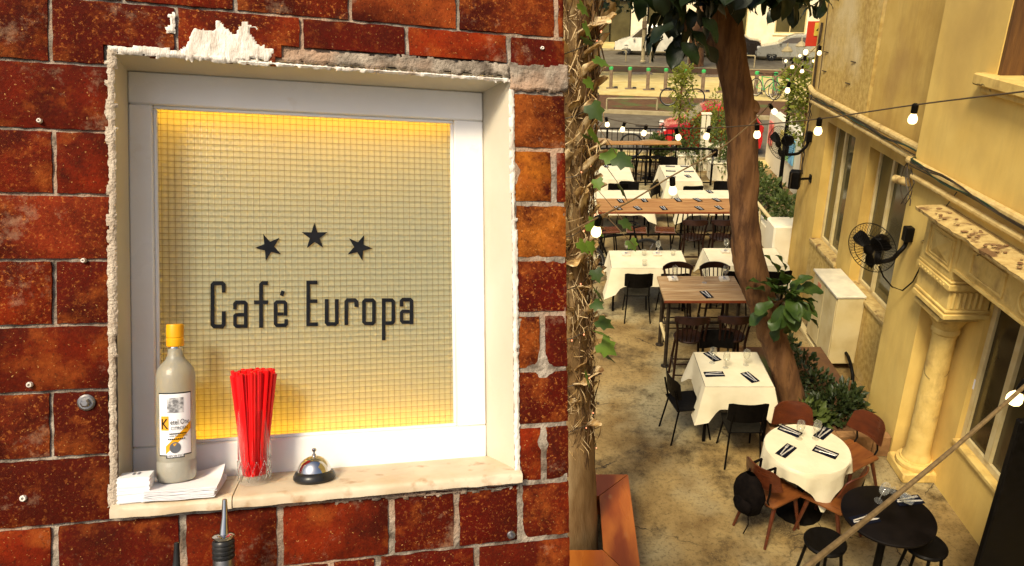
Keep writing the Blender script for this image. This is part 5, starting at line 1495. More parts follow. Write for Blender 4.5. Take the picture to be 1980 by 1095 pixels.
# ================================================================== STRING LIGHTS
M_bulb = emis('bulb_glow', (1, .74, .34), 3.2)
M_cord = pm('string_cord', (.05, .035, .02), (.09, .06, .03), scale=20, rough=.7)
M_rope = pm('tan_cord', (.20, .135, .06), (.13, .085, .035), scale=30, rough=.7)
def smooth(P, k=6):
    out = []
    for i in range(len(P) - 1):
        p0, p1, p2, p3 = P[max(i - 1, 0)], P[i], P[i + 1], P[min(i + 2, len(P) - 1)]
        for q in range(k):
            t_ = q / k
            out.append(.5 * ((2 * p1) + (p2 - p0) * t_ + (2 * p0 - 5 * p1 + 4 * p2 - p3) * t_ ** 2 + (3 * p1 - p0 - 3 * p2 + p3) * t_ ** 3))
    out.append(P[-1]); return out
def festoon(label, pts, lamps, cord, r, lit=None, br=.030):
    t = thing('string_lights', label, 'string lights'); P = [AY(*p) for p in pts]
    mb = MB(); mb.tube(smooth(P), r, 7); mb.build('cord', cord, t)
    for (px, py, Y, dx, dz, on) in lamps:
        a = AY(px, py, Y); d = Vector((dx, 0, dz)).normalized()
        Q = d.to_track_quat('Z', 'X').to_matrix()
        mb = MB(); mb.lathe([(.010, -.01), (.021, 0), (.021, .045), (.017, .055), (1e-7, .055)], 12, a, Q); s = mb.build('lamp_holder', M_black, t)
        mb = MB(); k = br / .030
        mb.lathe([(.012, .05), (.016, .056), (.026 * k, .075), (.030 * k, .092), (.027 * k, .108), (.016 * k, .119), (1e-7, .122)], 14, a, Q)
        mb.build('bulb', M_bulb if on else M_wine, s)
festoon('string of bulbs crossing from the upper right wall to the palm', [(1990, 176, 3.9), (1770, 203, 4.7), (1585, 230, 5.4), (1460, 242, 6.1), (1367, 248, 6.9), (1312, 247, 7.6), (1247, 243, 8.3), (1205, 236, 9), (1175, 229, 9.6), (1140, 218, 10.3)],
        [(1770, 203, 4.7, 0, -1, 1), (1585, 230, 5.4, 0, -1, 1), (1464, 240, 6.1, .1, -1, 1), (1372, 246, 6.9, -.25, -1, 1), (1307, 250, 7.6, .35, -1, 1), (1250, 243, 8.3, -.3, -1, 1), (1208, 237, 9, -.3, -1, 1), (1172, 228, 9.6, .2, -1, 1), (1147, 224, 10.2, 0, -1, 1)], M_cord, .005)
festoon('string of bulbs sloping up from the palm past the trunk to the wall corner', [(1080, 460, 3.6), (1158, 420, 4.0), (1230, 383, 4.5), (1300, 340, 5.0), (1385, 293, 5.9), (1442, 248, 6.8), (1488, 203, 7.8), (1527, 158, 8.8), (1552, 118, 9.8), (1592, 78, 11.0)],
        [(1158, 420, 4.0, -.15, -1, 1), (1300, 345, 5.0, .1, -1, 1), (1384, 290, 5.9, 0, -1, 0), (1488, 203, 7.8, .6, -.7, 1), (1526, 160, 8.6, -.1, -1, 1), (1556, 115, 9.8, .0, .6, 1), (1586, 90, 10.8, 0, -1, 1)], M_rope, .0055)
festoon('thick pale cord with a glowing bulb crossing the lower right corner', [(1545, 1108, 1.35), (1700, 985, 1.75), (1850, 862, 2.2), (1995, 735, 2.75)], [(1985, 738, 2.72, -.35, -1, 1)], M_rope, .0085, br=.034)
festoon('short string of bulbs beneath the lantern at the street end', [(1495, 155, 14), (1532, 125, 14), (1552, 133, 13.6), (1578, 143, 13.2)], [(1533, 120, 14, 0, -1, 1), (1552, 128, 13.6, 0, -1, 1)], M_rope, .012, br=.036)

# ================================================================== VEGETATION
L_dark = leafmat('fig_leaf_dark', (.012, .022, .006), (.006, .012, .003), .12)
L_mid = leafmat('fig_leaf', (.05, .085, .014), (.022, .048, .008), .2)
L_vine = leafmat('vine_leaf', (.14, .23, .03), (.08, .15, .02), .35)
L_lime = leafmat('lime_leaf', (.26, .27, .045), (.17, .20, .03), .35)
L_bush = leafmat('bush_leaf', (.10, .13, .03), (.06, .085, .02), .3)
L_bed = leafmat('bed_leaf', (.018, .030, .008), (.035, .048, .012), .2)
M_bark = pm('brown_bark', (.17, .080, .026), (.10, .044, .014), scale=9, rough=.9, bump=2.5, bscale=34, stretch=(1, 1, .25), c3=(.21, .105, .045), s3=6, lo=.42, hi=.58)
grime(M_bark, (.045, .018, .007), (14, 14, 2.2), .5, .62, .75)
M_palm = pm('palm_bark', (.27, .17, .07), (.16, .09, .03), scale=8, rough=.9, bump=1.6, bscale=60, stretch=(1.5, 1.5, .3), c3=(.36, .26, .13), s3=3)
M_husk = pm('dry_husk', (.44, .28, .10), (.10, .045, .014), scale=14, rough=.8, bump=1, bscale=60, c3=(.70, .54, .30), s3=9, lo3=.47, hi3=.62, stretch=(1, 1, .5))
M_fibre = pm('dark_fibre', (.07, .035, .014), (.14, .08, .03), scale=20, rough=.9)
def fiddle_leaf(mat, L_=.30, W_=.20, droop=.25, fold=.25, wav=.02):
    mb = MB(); nu, nv = 4, 6
    def f(u, v):
        a = (u - .5) * 2; w = W_ / 2 * (math.sin(PI * min(1, .06 + .94 * v)) ** .6) * (.75 + .35 * v)
        z = -droop * L_ * v * v + fold * abs(a) * w + wav * math.sin(v * 9 + a * 2) * abs(a)
        return (a * w, v * L_, z)
    mb.grid(nu, nv, f); return mb.mesh('leaf', mat, 80)
FL = [fiddle_leaf(L_dark, .30, .21), fiddle_leaf(L_dark, .24, .17, .5), fiddle_leaf(L_mid, .27, .20, .3), fiddle_leaf(L_mid, .23, .165, .15)]
def vine_leaf(mat, s):
    pts = [(0, 0), (.30, -.12), (.48, .10), (.34, .26), (.44, .52), (.20, .58), (0, .92), (-.20, .58), (-.44, .52), (-.34, .26), (-.48, .10), (-.30, -.12)]
    mb = MB(); V = [(0, .25 * s, .06 * s)] + [(x * s, y * s, -.10 * s * (abs(x) * 1.2 + max(0, y - .4))) for x, y in pts]
    mb.add(V, [(0, i, i % 12 + 1) for i in range(1, 13)]); return mb.mesh('leaf', mat, 80)
VL = [vine_leaf(L_vine, .15), vine_leaf(L_vine, .11), vine_leaf(L_mid, .13)]
def orient(o, p, d, upv=Vector((0, 0, 1)), roll=0.0, s=1.0):
    d = Vector(d).normalized(); x = d.cross(upv)
    if x.length < 1e-4: x = d.orthogonal()
    x.normalize(); z = x.cross(d)
    M = Matrix(((x.x, d.x, z.x, 0), (x.y, d.y, z.y, 0), (x.z, d.z, z.z, 0), (0, 0, 0, 1)))
    o.matrix_local = Matrix.Translation(p) @ M @ Matrix.Rotation(roll, 4, 'Y') @ Matrix.Diagonal((s, s, s, 1))
def rough_trunk(mb, pts, rs, n=16, amp=.08, seed=0, fr=3.0):
    P = smooth([Vector(p) for p in pts], 8); m = len(P)
    RS = []
    for i in range(m):
        q = i / (m - 1) * (len(rs) - 1); a = int(q); RS.append(lerp(rs[a], rs[min(a + 1, len(rs) - 1)], q - a))
    b = len(mb.v); mb.tube(P, RS, n)
    for i in range(b, len(mb.v)):
        r_i = (i - b) // n
        if r_i >= m: break
        c = P[r_i]; v = Vector(mb.v[i]); d = v - c
        k = 1 + amp * fb(v.x * fr * 2, v.y * fr * 2, v.z * fr * .6 + seed)
        mb.v[i] = tuple(c + d * k)
# ---- leaning fig tree
def TY(px, py, Y=7.5): return AY(px, py, Y)
fig = thing('fig_tree', 'tall brown fig tree leaning over the tables with dark broad leaves', 'tree', (0, 0, 0))
mb = MB()
tp = [(1548, 830, 7.45), (1532, 770, 7.45), (1507, 690, 7.45), (1478, 600, 7.45), (1452, 520, 7.45), (1440, 440, 7.45), (1437, 350, 7.45), (1434, 250, 7.45), (1421, 150, 7.45), (1407, 60, 7.45), (1394, -30, 7.45), (1380, -120, 7.45)]
rough_trunk(mb, [TY(*p) for p in tp], [.165, .15, .150, .155, .17, .150, .152, .155, .15, .145, .14, .13], 28, .13, 3, 7.0)
mb.build('trunk', M_bark, fig, 60)
mb = MB(); a = TY(1448, 212, 7.45); mb.lathe([(.10, -.08), (.085, .02), (.078, .07), (.07, .085), (1e-7, .08)], 14, a, Vector((.45, -.55, .5)).to_track_quat('Z', 'X').to_matrix()); mb.build('cut_stub', M_bark, fig, 60)
mb = MB(); rough_trunk(mb, [TY(1415, 108, 7.5), TY(1375, 80, 7.7), TY(1352, 55, 8.0), TY(1362, 15, 8.3), TY(1375, -40, 8.5)], [.09, .085, .075, .07, .06], 12, .12, 9); mb.build('branch', M_bark, fig, 60)
mb = MB(); rough_trunk(mb, [TY(1405, 20, 7.45), TY(1330, -20, 7.2), TY(1260, -35, 7.0)], [.07, .05, .035], 10, .1, 4); mb.build('branch', M_bark, fig, 60)
mb = MB(); rough_trunk(mb, [TY(1400, -10, 7.45), TY(1480, -45, 7.4), TY(1560, -60, 7.3)], [.07, .05, .035], 10, .1, 6); mb.build('branch', M_bark, fig, 60)
mb = MB(); rough_trunk(mb, [TY(1320, -25, 7.2), TY(1322, 25, 7.0), TY(1325, 60, 6.9)], [.035, .025, .015], 8, .1, 6); mb.build('branch', M_bark, fig, 60)
def leaf_part(par, me, p, d, s=1.0, roll=None):
    o = put('leaf', me, par); orient(o, p, d, roll=random.uniform(-.6, .6) if roll is None else roll, s=s); return o
def on_px(px, py, Y): return AY(px, py, Y)
for k in range(160):   # top canopy
    px = random.choice([random.gauss(1300, 55), random.gauss(1345, 40), random.uniform(1240, 1600), random.gauss(1500, 40)]); py = random.uniform(-110, -14 if px < 1470 else -10)
    if 1398 < px < 1440 and py > 0: continue
    p = on_px(px, py, random.uniform(6.6, 7.6)); leaf_part(fig, random.choice(FL[:2]), p, (random.uniform(-1, 1), random.uniform(-.8, .4), random.uniform(-.9, .1)), random.uniform(.8, 1.25))
for k in range(34):    # hanging dark cluster
    px = random.gauss(1318, 24); py = random.uniform(0, 84); p = on_px(px, py, random.uniform(6.7, 7.1))
    leaf_part(fig, random.choice(FL[:2]), p, ((px - 1318) / 40 + random.uniform(-.5, .5), random.uniform(-.6, .5), random.uniform(-1.2, -.1)), random.uniform(.6, .95))
for k in range(30):    # canopy edge above the wall corner
    px = random.uniform(1500, 1600); p = on_px(px, random.uniform(-40, 14), random.uniform(7.5, 9)); leaf_part(fig, FL[1], p, (random.uniform(-1, 1), random.uniform(-.5, .5), random.uniform(-.8, 0)), random.uniform(.5, .9))
c0 = AY(1508, 585, 7.22)
mb = MB(); mb.tube([AY(1470, 590, 7.4), AY(1500, 590, 7.25), AY(1530, 570, 7.15)], [.03, .022, .012], 8); mb.build('twig', M_bark, fig)
for k in range(44):    # sprout on the trunk
    px = random.gauss(1520, 17); py = random.gauss(575, 20); p = AY(px, py, random.uniform(7.05, 7.25))
    leaf_part(fig, random.choice(FL[2:]), p, ((px - 1518) / 25 + random.uniform(-.5, .5), -.5 + random.uniform(-.5, .5), (572 - py) / 35 + random.uniform(-.2, .7)), random.uniform(.75, 1.05))
# ---- foreground palm with husks, vine, fairy lights
palm = thing('palm_tree', 'shaggy palm trunk with dry husks rising from the wooden bench', 'tree')
PC = lambda z: Vector((.085 - .012 * (z - .5) + .015 * math.sin(z * 1.7), 5.28, z))
mb = MB(); rough_trunk(mb, [PC(z) for z in (0, .4, .8, 1.3, 1.7, 2.4, 3.2, 4.0, 4.8, 5.6, 6.4)], [.27, .235, .215, .195, .175, .165, .16, .155, .15, .15, .15], 24, .07, 2); mb.build('trunk', M_palm, palm, 60)
hk = []
for v in range(3):
    mb = MB(); w = (.10, .13, .08)[v]
    def hf(u, q, v=v, w=w):
        a = (u - .5) * 2
        return (a * w * (1 - .55 * q ** 2) + .02 * nz(q * 3, v), -.02 - .07 * q + .05 * (1 - a * a) * -1 * .6 - .05 * q * q, q * (.26, .20, .32)[v] + .015 * nz(a * 2, q * 4, v))
    mb.grid(5, 6, hf); b = len(mb.v); mb.grid(5, 6, lambda u, q: tuple(Vector(hf(u, q)) + Vector((0, .022 * (1 - .5 * q), 0))))
    ed = list(range(6)) + [6 * j + 5 for j in range(1, 7)] + [36 + i for i in range(4, -1, -1)] + [6 * j for j in range(5, 0, -1)]
    mb.f += [(ed[i - 1], ed[i], b + ed[i], b + ed[i - 1]) for i in range(len(ed))]
    hk.append(mb.mesh('husk', M_husk, 60))
for k in range(190):
    z = 1.50 + k * .0205 + random.uniform(-.03, .03); a = k * 2.4 + random.uniform(-.3, .3)
    d = Vector((math.cos(a), math.sin(a), 0))
    if z < 2.4 and random.random() < .45: continue
    o = put('husk', random.choice(hk), palm); c = PC(z)
    yaw = math.atan2(d.y, d.x) + PI / 2
    o.matrix_local = Matrix.Translation(c + d * .125) @ Matrix.Rotation(yaw, 4, 'Z') @ Matrix.Rotation(R(random.uniform(-40, 40)), 4, 'Y') @ Matrix.Rotation(R(random.uniform(-10, 38)), 4, 'X') @ Matrix.Diagonal([random.uniform(.35, .7), random.uniform(.6, 1), random.uniform(.4, .85), 1])
mb = MB()
for k in range(700):
    z = random.uniform(1.3, 4.9); a = random.uniform(-PI, .3); c = PC(z); r = random.uniform(.15, .20)
    p = c + Vector((r * math.cos(a), r * math.sin(a), 0)); q = c + Vector(((r + random.uniform(.0, .06)) * math.cos(a + random.uniform(-.6, .6)), (r + random.uniform(0, .06)) * math.sin(a + random.uniform(-.5, .5)), random.uniform(-.22, .22)))
    mb.tube([p, (p + q) / 2 + Vector((random.uniform(0, .03), random.uniform(-.03, 0), 0)), q], random.uniform(.0015, .004), 4)
mb.build('fibre', M_husk, palm)['kind'] = 'stuff'
mb = MB()
for k in range(420):
    z = random.uniform(1.3, 4.9); a = random.uniform(-PI, .3); c = PC(z); r = random.uniform(.16, .20)
    p = c + Vector((r * math.cos(a), r * math.sin(a), 0)); q = p + Vector((random.uniform(-.05, .07), random.uniform(-.03, .03), random.uniform(-.3, .3)))
    mb.tube([p, q], random.uniform(.002, .006), 4)
mb.build('fibre', M_fibre, palm)['kind'] = 'stuff'
vine = thing('climbing_vine', 'green climbing vine with lobed leaves on the palm trunk', 'plant')
for s in range(3):
    mb = MB(); mb.tube(smooth([PC(z) + Vector((.20 * math.cos(-.6 + .5 * math.sin(z * 1.3 + s * 2)), .20 * math.sin(-.6 + .5 * math.sin(z * 1.3 + s * 2)), 0)) for z in [.9 + .35 * i for i in range(13)]], 3), .006, 5); mb.build('stem', M_fibre, vine)
VP = [(1130, 20), (1140, 58), (1137, 90), (1160, 125), (1143, 165), (1152, 215), (1150, 262), (1135, 272), (1182, 305), (1200, 315), (1162, 358), (1205, 368), (1147, 440), (1212, 436), (1128, 478), (1150, 478), (1226, 475), (1158, 532), (1160, 570), (1155, 595), (1165, 628), (1160, 650), (1170, 672), (1172, 690), (1140, 728)]
for (px, py) in VP:
    p = AY(px, py, random.uniform(4.75, 5.0)); leaf_part(vine, random.choice(VL), p + Vector((-.03, 0, .04)), (random.uniform(.1, 1), random.uniform(-.6, 0), random.uniform(-1, -.1)), random.uniform(.8, 1.25) * (1.0 if py > 250 else .95), random.uniform(-.9, .9))
for (px, py) in ((1170, 690), (1200, 310), (1212, 436), (1226, 475), (1165, 628), (1205, 368)):
    p = AY(px, py, 4.9); mb = MB(); mb.tube(smooth([PC(p.z + .25) + Vector((.15, -.1, 0)), (PC(p.z + .25) + p) / 2 + Vector((.05, -.05, .04)), p], 4), .003, 4); mb.build('tendril', M_fibre, vine)
fl = thing('fairy_lights', 'tiny warm fairy lights wound round the lower palm trunk', 'string lights')
M_fairy = emis('fairy_glow', (1, .30, .14), 2)
mb = MB(); pts = []
for k in range(160):
    z = 1.25 + k * .0225; a = k * .33; r = .215 + .02 * nz(k * .7); c = PC(z); pts.append(c + Vector((r * math.cos(a), r * math.sin(a), .03 * nz(k * .5, 3))))
mb.tube(pts, .004, 4); mb.build('wire', M_cable, fl)
bm = MB(); bm.ball((0, 0, 0), .0050, 6, 5, 1, 1, 1.5); bm = bm.mesh('bulb', M_fairy, 60)
nb = 0
for k in range(160):
    p = pts[k]
    if p.y < 5.3 and p.x > -.12 and random.random() < .5:
        o = put('bulb', bm, fl); o.location = p + Vector((random.uniform(-.015, .02), -.012, random.uniform(-.02, .02))); nb += 1

# ---- leafy shrubs: foliage of many small leaves + stems
def shrub(name, label, cat, boxes, n, ls, mat, stem=None, group=None, seed=0):
    rnd = random.Random(seed); t = thing(name, label, cat, group=group); mb = MB()
    for k in range(n):
        c, e = boxes[k % len(boxes)]
        while True:
            q = Vector((rnd.uniform(-1, 1), rnd.uniform(-1, 1), rnd.uniform(-1, 1)))
            if q.length < 1 and (q.length > .35 or rnd.random() < .3): break
        q *= 1 + .25 * nz(q.x * 2 + seed, q.y * 2, q.z * 2)
        p = Vector(c) + Vector((q.x * e[0], q.y * e[1], q.z * e[2]))
        d = (q + Vector((rnd.uniform(-.7, .7), rnd.uniform(-.7, .7), rnd.uniform(-.5, .8)))).normalized(); x = d.cross(Vector((rnd.uniform(-1, 1), rnd.uniform(-1, 1), 1))).normalized(); l = ls * rnd.uniform(.6, 1.3)
        up = x.cross(d) * l * .15
        mb.add([p, p + d * l * .5 + x * l * .28 - up, p + d * l, p + d * l * .5 - x * l * .28 - up, p + d * l * .5], [(0, 1, 4), (1, 2, 4), (2, 3, 4), (3, 0, 4)])
    mb.build('foliage', mat, t, 80)['kind'] = 'stuff'
    for st in (stem or []): mb = MB(); mb.tube(smooth([Vector(p) for p in st[0]], 3), st[1], 6); mb.build('stem', M_bark, t)
    return t
# plant bed
t = thing('plant_bed', 'brick edged earth bed at the foot of the leaning trunk', 'planter')
mb = MB(); mb.bx(2.50, 3.60, 6.96, 9.0, 0, .24); mb.build('soil', M_earth, t, 0)
M_edge = pm('edging_brick', (.30, .16, .06), (.2, .1, .035), scale=12, rough=.85, bump=.8, bscale=60)
for i in range(6):
    mb = MB(); mb.bx(2.5 + .2 * i + .004, 2.7 + .2 * i - .004, 6.84, 6.955, 0, .27 + random.uniform(-.01, .01), .008); mb.build('brick', M_edge, t)
for i in range(10):
    mb = MB(); mb.bx(2.38, 2.495, 6.98 + .2 * i + .004, 7.18 + .2 * i - .004, 0, .27 + random.uniform(-.01, .01), .008); mb.build('brick', M_edge, t)
shrub('bed_plant', 'dense dark leafy plant filling the front of the plant bed', 'plant', [((3.25, 7.28, .38), (.30, .24, .15)), ((2.95, 7.25, .33), (.20, .22, .13)), ((3.42, 7.50, .36), (.2, .24, .14))], 1100, .085, L_bed, [([(3.2, 7.3, .2), (3.2, 7.3, .5)], .015), ([(3.4, 7.5, .2), (3.42, 7.5, .6)], .015)], None, 1)
shrub('bed_plant', 'tall dark leafy plant beside the trunk below the cabinet', 'plant', [((2.98, 8.0, .46), (.20, .26, .26)), ((2.95, 8.45, .44), (.15, .22, .26)), ((3.12, 7.72, .38), (.2, .22, .18))], 760, .085, L_bed, [([(3.05, 8.0, .2), (3.05, 8.0, .7)], .015), ([(3.0, 8.5, .2), (3.0, 8.5, .7)], .012)], None, 2)
shrub('bed_plant', 'light strappy fern at the front edge of the plant bed', 'plant', [((2.86, 7.12, .33), (.22, .14, .14))], 300, .11, L_bush, [([(2.86, 7.12, .2), (2.86, 7.12, .35)], .01)], None, 3)
for k, (y, lb) in enumerate(((16.3, 'far'), (15.1, 'second farthest'), (13.9, 'second nearest'), (12.9, 'nearest'))):
    shrub('planter_shrub', 'green shrub in the white planter behind the trunk, %s of four' % lb, 'plant', [((4.45, y, .55), (.33, .55, .42)), ((4.3, y - .3, .8), (.22, .3, .28))], 600, .10, L_bush, [([(4.45, y, .0), (4.45, y, .6)], .02)], 'shrubs in the white planter', 10 + k)
s = AY(1319, 165, 19.9)
shrub('young_tree', 'slender young tree with pale green leaves by the fence', 'tree', [((s.x, s.y, s.z), (.38, .35, .45)), ((s.x + .05, s.y, s.z - .6), (.30, .3, .35)), ((s.x, s.y, s.z + .3), (.25, .25, .25))], 750, .11, L_lime, [([(s.x + .05, s.y, 0), (s.x - .02, s.y, 1.0), (s.x, s.y, s.z + .3)], .025)], None, 21)
for k, (px, py, Y, e, m_, lb) in enumerate(((1328, 275, 19.4, (.42, .4, .5), L_bush, 'bushy green plant at the fence below the red car'), (1390, 215, 20.4, (.35, .5, .55), L_lime, 'bright green plant left of the trunk near the street'), (1395, 265, 18.6, (.32, .4, .65), L_bush, 'tall green plant left of the trunk beside the railing corner'),
                                        (1365, 240, 21.0, (.4, .4, .35), L_lime, 'low bright plant between the white posts'), (1270, 276, 19.5, (.22, .3, .2), L_bush, 'low grassy plant at the right end of the fence'))):
    p = AY(px, py, Y); shrub('potted_shrub', lb, 'plant', [((p.x, p.y, p.z), e), ((p.x + .1, p.y, p.z - e[2] * .7), e)], 650, .10, m_, [([(p.x, p.y, 0), (p.x, p.y, p.z)], .025)], 'plants along the street end', 30 + k)
    if k in (0, 1, 2):
        tt = thing('plant_pot', ('white planter box under the ' + lb.split(' plant')[0] + ' plant')[:90], 'pot', (p.x, p.y, 0)); mb = MB(); mb.bx(-.25, .25, -.25, .25, 0, .45, .02); mb.build('box', M_white, tt); mb = MB(); mb.bx(-.27, .27, -.27, .27, .451, .49, .01); mb.build('rim', M_white, tt)
p = AY(1553, 180, 15.0)
shrub('wall_creeper', 'yellow green creeper hanging beside the far wall corner', 'plant', [((p.x, p.y, p.z), (.32, .5, .75)), ((p.x + .1, p.y, p.z - .6), (.3, .5, .6)), ((p.x - .2, p.y, p.z + .2), (.25, .3, .4))], 1100, .11, L_lime, [([(p.x + .2, p.y, 0), (p.x + .1, p.y, p.z)], .03)], None, 41)
for (px, w) in ((1353, 'left'), (1362, 'right')):
    p = G(px, 330, 0); t = thing('white_post', 'white post beside the railing corner, %s of two' % w, 'post', (p.x, p.y, 0)); h = AY(px, 215, p.y).z
    mb = MB(); mb.bx(-.05, .05, -.05, .05, 0, min(h, 1.5), .006); mb.build('shaft', M_white, t); mb = MB(); mb.bx(-.07, .07, -.07, .07, min(h, 1.5) + .001, min(h, 1.5) + .05, .01); mb.build('cap', M_white, t)

# ================================================================== STREET
def wheel(mb_t, mb_r, c, r, w, ax='x', sp=0):
    pass
M_tyre = pm('tyre', (.012, .012, .012), (.02, .02, .018), scale=20, rough=.7)
M_carw = pm('white_car_paint', (.72, .68, .52), None, scale=3, rough=.25, coat=.6)
M_cars = pm('silver_car_paint', (.42, .41, .32), (.40, .38, .30), scale=3, rough=.28, coat=.6, metal=.2)
M_card = pm('dark_car_paint', (.03, .02, .015), None, scale=3, rough=.25, coat=.6)
M_carr = pm('red_car_paint', (.55, .02, .02), None, scale=3, rough=.25, coat=.6)
M_lamp = pm('lamp_lens', (.75, .72, .6), None, scale=4, rough=.1)
M_rlamp = pm('rear_lens', (.5, .02, .01), None, scale=4, rough=.15)
def car(name, label, p, rz, paint, prof, gl, L_, Wd, wx, wr=.31):
    """prof: side outline (x along length, z); gl: glazed side polygons"""
    t = thing(name, label, 'car', p, rz)
    zt_ = max(z for x, z in prof)
    def yw(z): return Wd / 2 * (1 - .22 * max(0, (z - .85) / (zt_ - .85)) ** 1.2 - .06 * max(0, (.45 - z) / .45))
    mb = MB(); n = len(prof); lay = [(-1, 0), (-.94, .0), (.94, 0), (1, 0)]
    V = []
    for s in (-1, -.93, -.5, .5, .93, 1):
        for (x, z) in prof:
            k = .985 if abs(s) == 1 else 1.0
            zz = z if abs(s) < 1 else .62 + (z - .62) * .965
            V.append((x * (k if abs(s) == 1 else (1 if abs(s) < .9 else .995)) , s * yw(z), zz + (.012 if abs(s) < .6 and z > 1 else 0)))
    F = [tuple(reversed(range(n))), tuple(range(5 * n, 6 * n))]
    for q in range(5):
        for i in range(n): F.append((q * n + i, q * n + (i + 1) % n, (q + 1) * n + (i + 1) % n, (q + 1) * n + i))
    mb.add(V, F); body = mb.build('body', paint, t, 50)
    for poly in gl:
        for s in (-1, 1):
            mb = MB(); V = [(x, s * (yw(z) + .004), .62 + (z - .62) * .965) for x, z in poly]; m_ = len(poly)
            V += [(x, s * (yw(z) - .02), .62 + (z - .62) * .965) for x, z in poly]
            mb.add(V, [tuple(range(m_)) if s > 0 else tuple(reversed(range(m_)))] + [(i, (i + 1) % m_, m_ + (i + 1) % m_, m_ + i) for i in range(m_)]); mb.build('side_window', M_dglz, t, 0)
    for (x0, z0, x1, z1) in ((prof_ws[name]) if name in prof_ws else ()):
        mb = MB(); y0, y1 = yw(z0) * .86, yw(z1) * .86; dx, dz = (z1 - z0), -(x1 - x0); l = math.hypot(dx, dz); sg = 1 if dz > 0 else -1
        ox, oz = dx / l * sg * .02, dz / l * sg * .02
        mb.add([(x0 + ox, -y0, z0 + oz), (x0 + ox, y0, z0 + oz), (x1 + ox, y1, z1 + oz), (x1 + ox, -y1, z1 + oz), (x0, -y0, z0), (x0, y0, z0), (x1, y1, z1), (x1, -y1, z1)], [(0, 1, 2, 3), (0, 4, 5, 1), (1, 5, 6, 2), (2, 6, 7, 3), (3, 7, 4, 0)]); mb.build('windscreen', M_dglz, t, 0)
    for x in wx:
        for s in (-1, 1):
            Q = Matrix.Rotation(s * PI / 2, 3, 'X'); c = (x, s * (Wd / 2 - .10), wr)
            mb = MB(); mb.lathe([(wr * .62, -.10), (wr * .95, -.10), (wr, -.07), (wr, .05), (wr * .95, .085), (wr * .64, .09)], 24, c, Q.transposed()); wh = mb.build('wheel', M_tyre, t)
            mb = MB(); mb.lathe([(1e-7, -.112), (wr * .2, -.115), (wr * .62, -.10)], 20, c, Q.transposed())
            for k in range(6):
                a = k * PI / 3; mb.box(Vector(c) + Vector((wr * .36 * math.cos(a), s * .118, wr * .36 * math.sin(a))), (wr * .46, .012, .035), Matrix.Rotation(-a, 3, 'Y'))
            mb.build('rim', M_cars, wh)
    xm, xM = min(x for x, z in prof), max(x for x, z in prof)
    for s in (-1, 1):
        mb = MB(); mb.box((xm + .12, s * Wd * .37, .70), (.2, .28, .16), None, .04); mb.build('headlight', M_lamp, t)
        mb = MB(); mb.box((xM - .08, s * Wd * .40, .80), (.16, .16, .22), None, .03); mb.build('tail_light', M_rlamp, t)
        mb = MB(); mb.box((xm + L_ * .30, s * (Wd / 2 + .07), .98), (.12, .14, .12), None, .03); mb.build('wing_mirror', paint, t)
    mb = MB(); mb.box((xm + .02, 0, .38), (.12, Wd * .9, .22), None, .05); mb.build('bumper', M_tyre if paint is M_carw else paint, t)
    return t
VAN = [(-2.05, .25), (-2.08, .45), (-2.05, .72), (-1.85, .86), (-1.25, 1.02), (-1.05, 1.10), (-.45, 1.62), (-.25, 1.74), (.3, 1.80), (1.75, 1.80), (1.98, 1.72), (2.06, 1.2), (2.08, .5), (2.04, .25)]
SED = [(-2.2, .22), (-2.24, .45), (-2.18, .66), (-1.9, .78), (-1.05, .93), (-.45, 1.30), (-.1, 1.42), (.55, 1.45), (1.05, 1.36), (1.6, 1.06), (2.1, 1.0), (2.25, .85), (2.25, .45), (2.2, .22)]
HAT = [(-1.8, .22), (-1.84, .45), (-1.78, .68), (-1.5, .82), (-.9, .95), (-.35, 1.36), (0, 1.47), (.9, 1.46), (1.4, 1.30), (1.72, .95), (1.78, .5), (1.74, .22)]
prof_ws = {'white_van': [(-1.02, 1.12, -.45, 1.60)], 'silver_car': [(-1.0, .95, -.45, 1.28), (1.58, 1.08, 1.08, 1.34)], 'dark_car': [(-1.0, .95, -.45, 1.28)], 'red_car': [(-.86, .97, -.36, 1.34), (1.70, .98, 1.42, 1.28)]}
sa = math.atan(SKEW)
vp = G(1252, 108, 0); car('white_van', 'small white van parked across the street behind the hanging leaves', (vp.x + .2, vp.y + .9, 0), sa - .02, M_carw, VAN, [[(-.98, 1.10), (-.42, 1.58), (-.1, 1.64), (-.1, 1.12)], [(-.02, 1.12), (-.02, 1.64), (.75, 1.64), (.75, 1.12)]], 4.1, 1.72, (-1.32, 1.30))
t_ = MB()
vp = G(1400, 112, 0); car('dark_car', 'dark car parked across the street behind the leaning trunk', (vp.x, vp.y + .8, 0), sa, M_card, SED, [[(-.95, .98), (-.4, 1.28), (.2, 1.34), (.2, 1.0)], [(.28, 1.0), (.28, 1.34), (.9, 1.28), (1.4, 1.04)]], 4.4, 1.76, (-1.35, 1.35))
vp = G(1538, 119, 0); car('silver_car', 'silver saloon car parked beside the bright shopfront', (vp.x + .2, vp.y + .9, 0), sa, M_cars, SED, [[(-.95, .98), (-.4, 1.28), (.2, 1.34), (.2, 1.0)], [(.28, 1.0), (.28, 1.34), (.9, 1.28), (1.4, 1.04)]], 4.4, 1.76, (-1.35, 1.35))
rc_ = car('red_car', 'red hatchback with a pale windscreen parked by the fence plants', (4.45, 22.0, 0), sa * .4, M_carr, HAT, [[(-.8, .98), (-.32, 1.34), (.2, 1.38), (.2, 1.0)], [(.28, 1.0), (.28, 1.38), (.9, 1.36), (1.3, 1.05)]], 3.6, 1.66, (-1.15, 1.15), .29); rc_.scale = (.82, .95, .93)
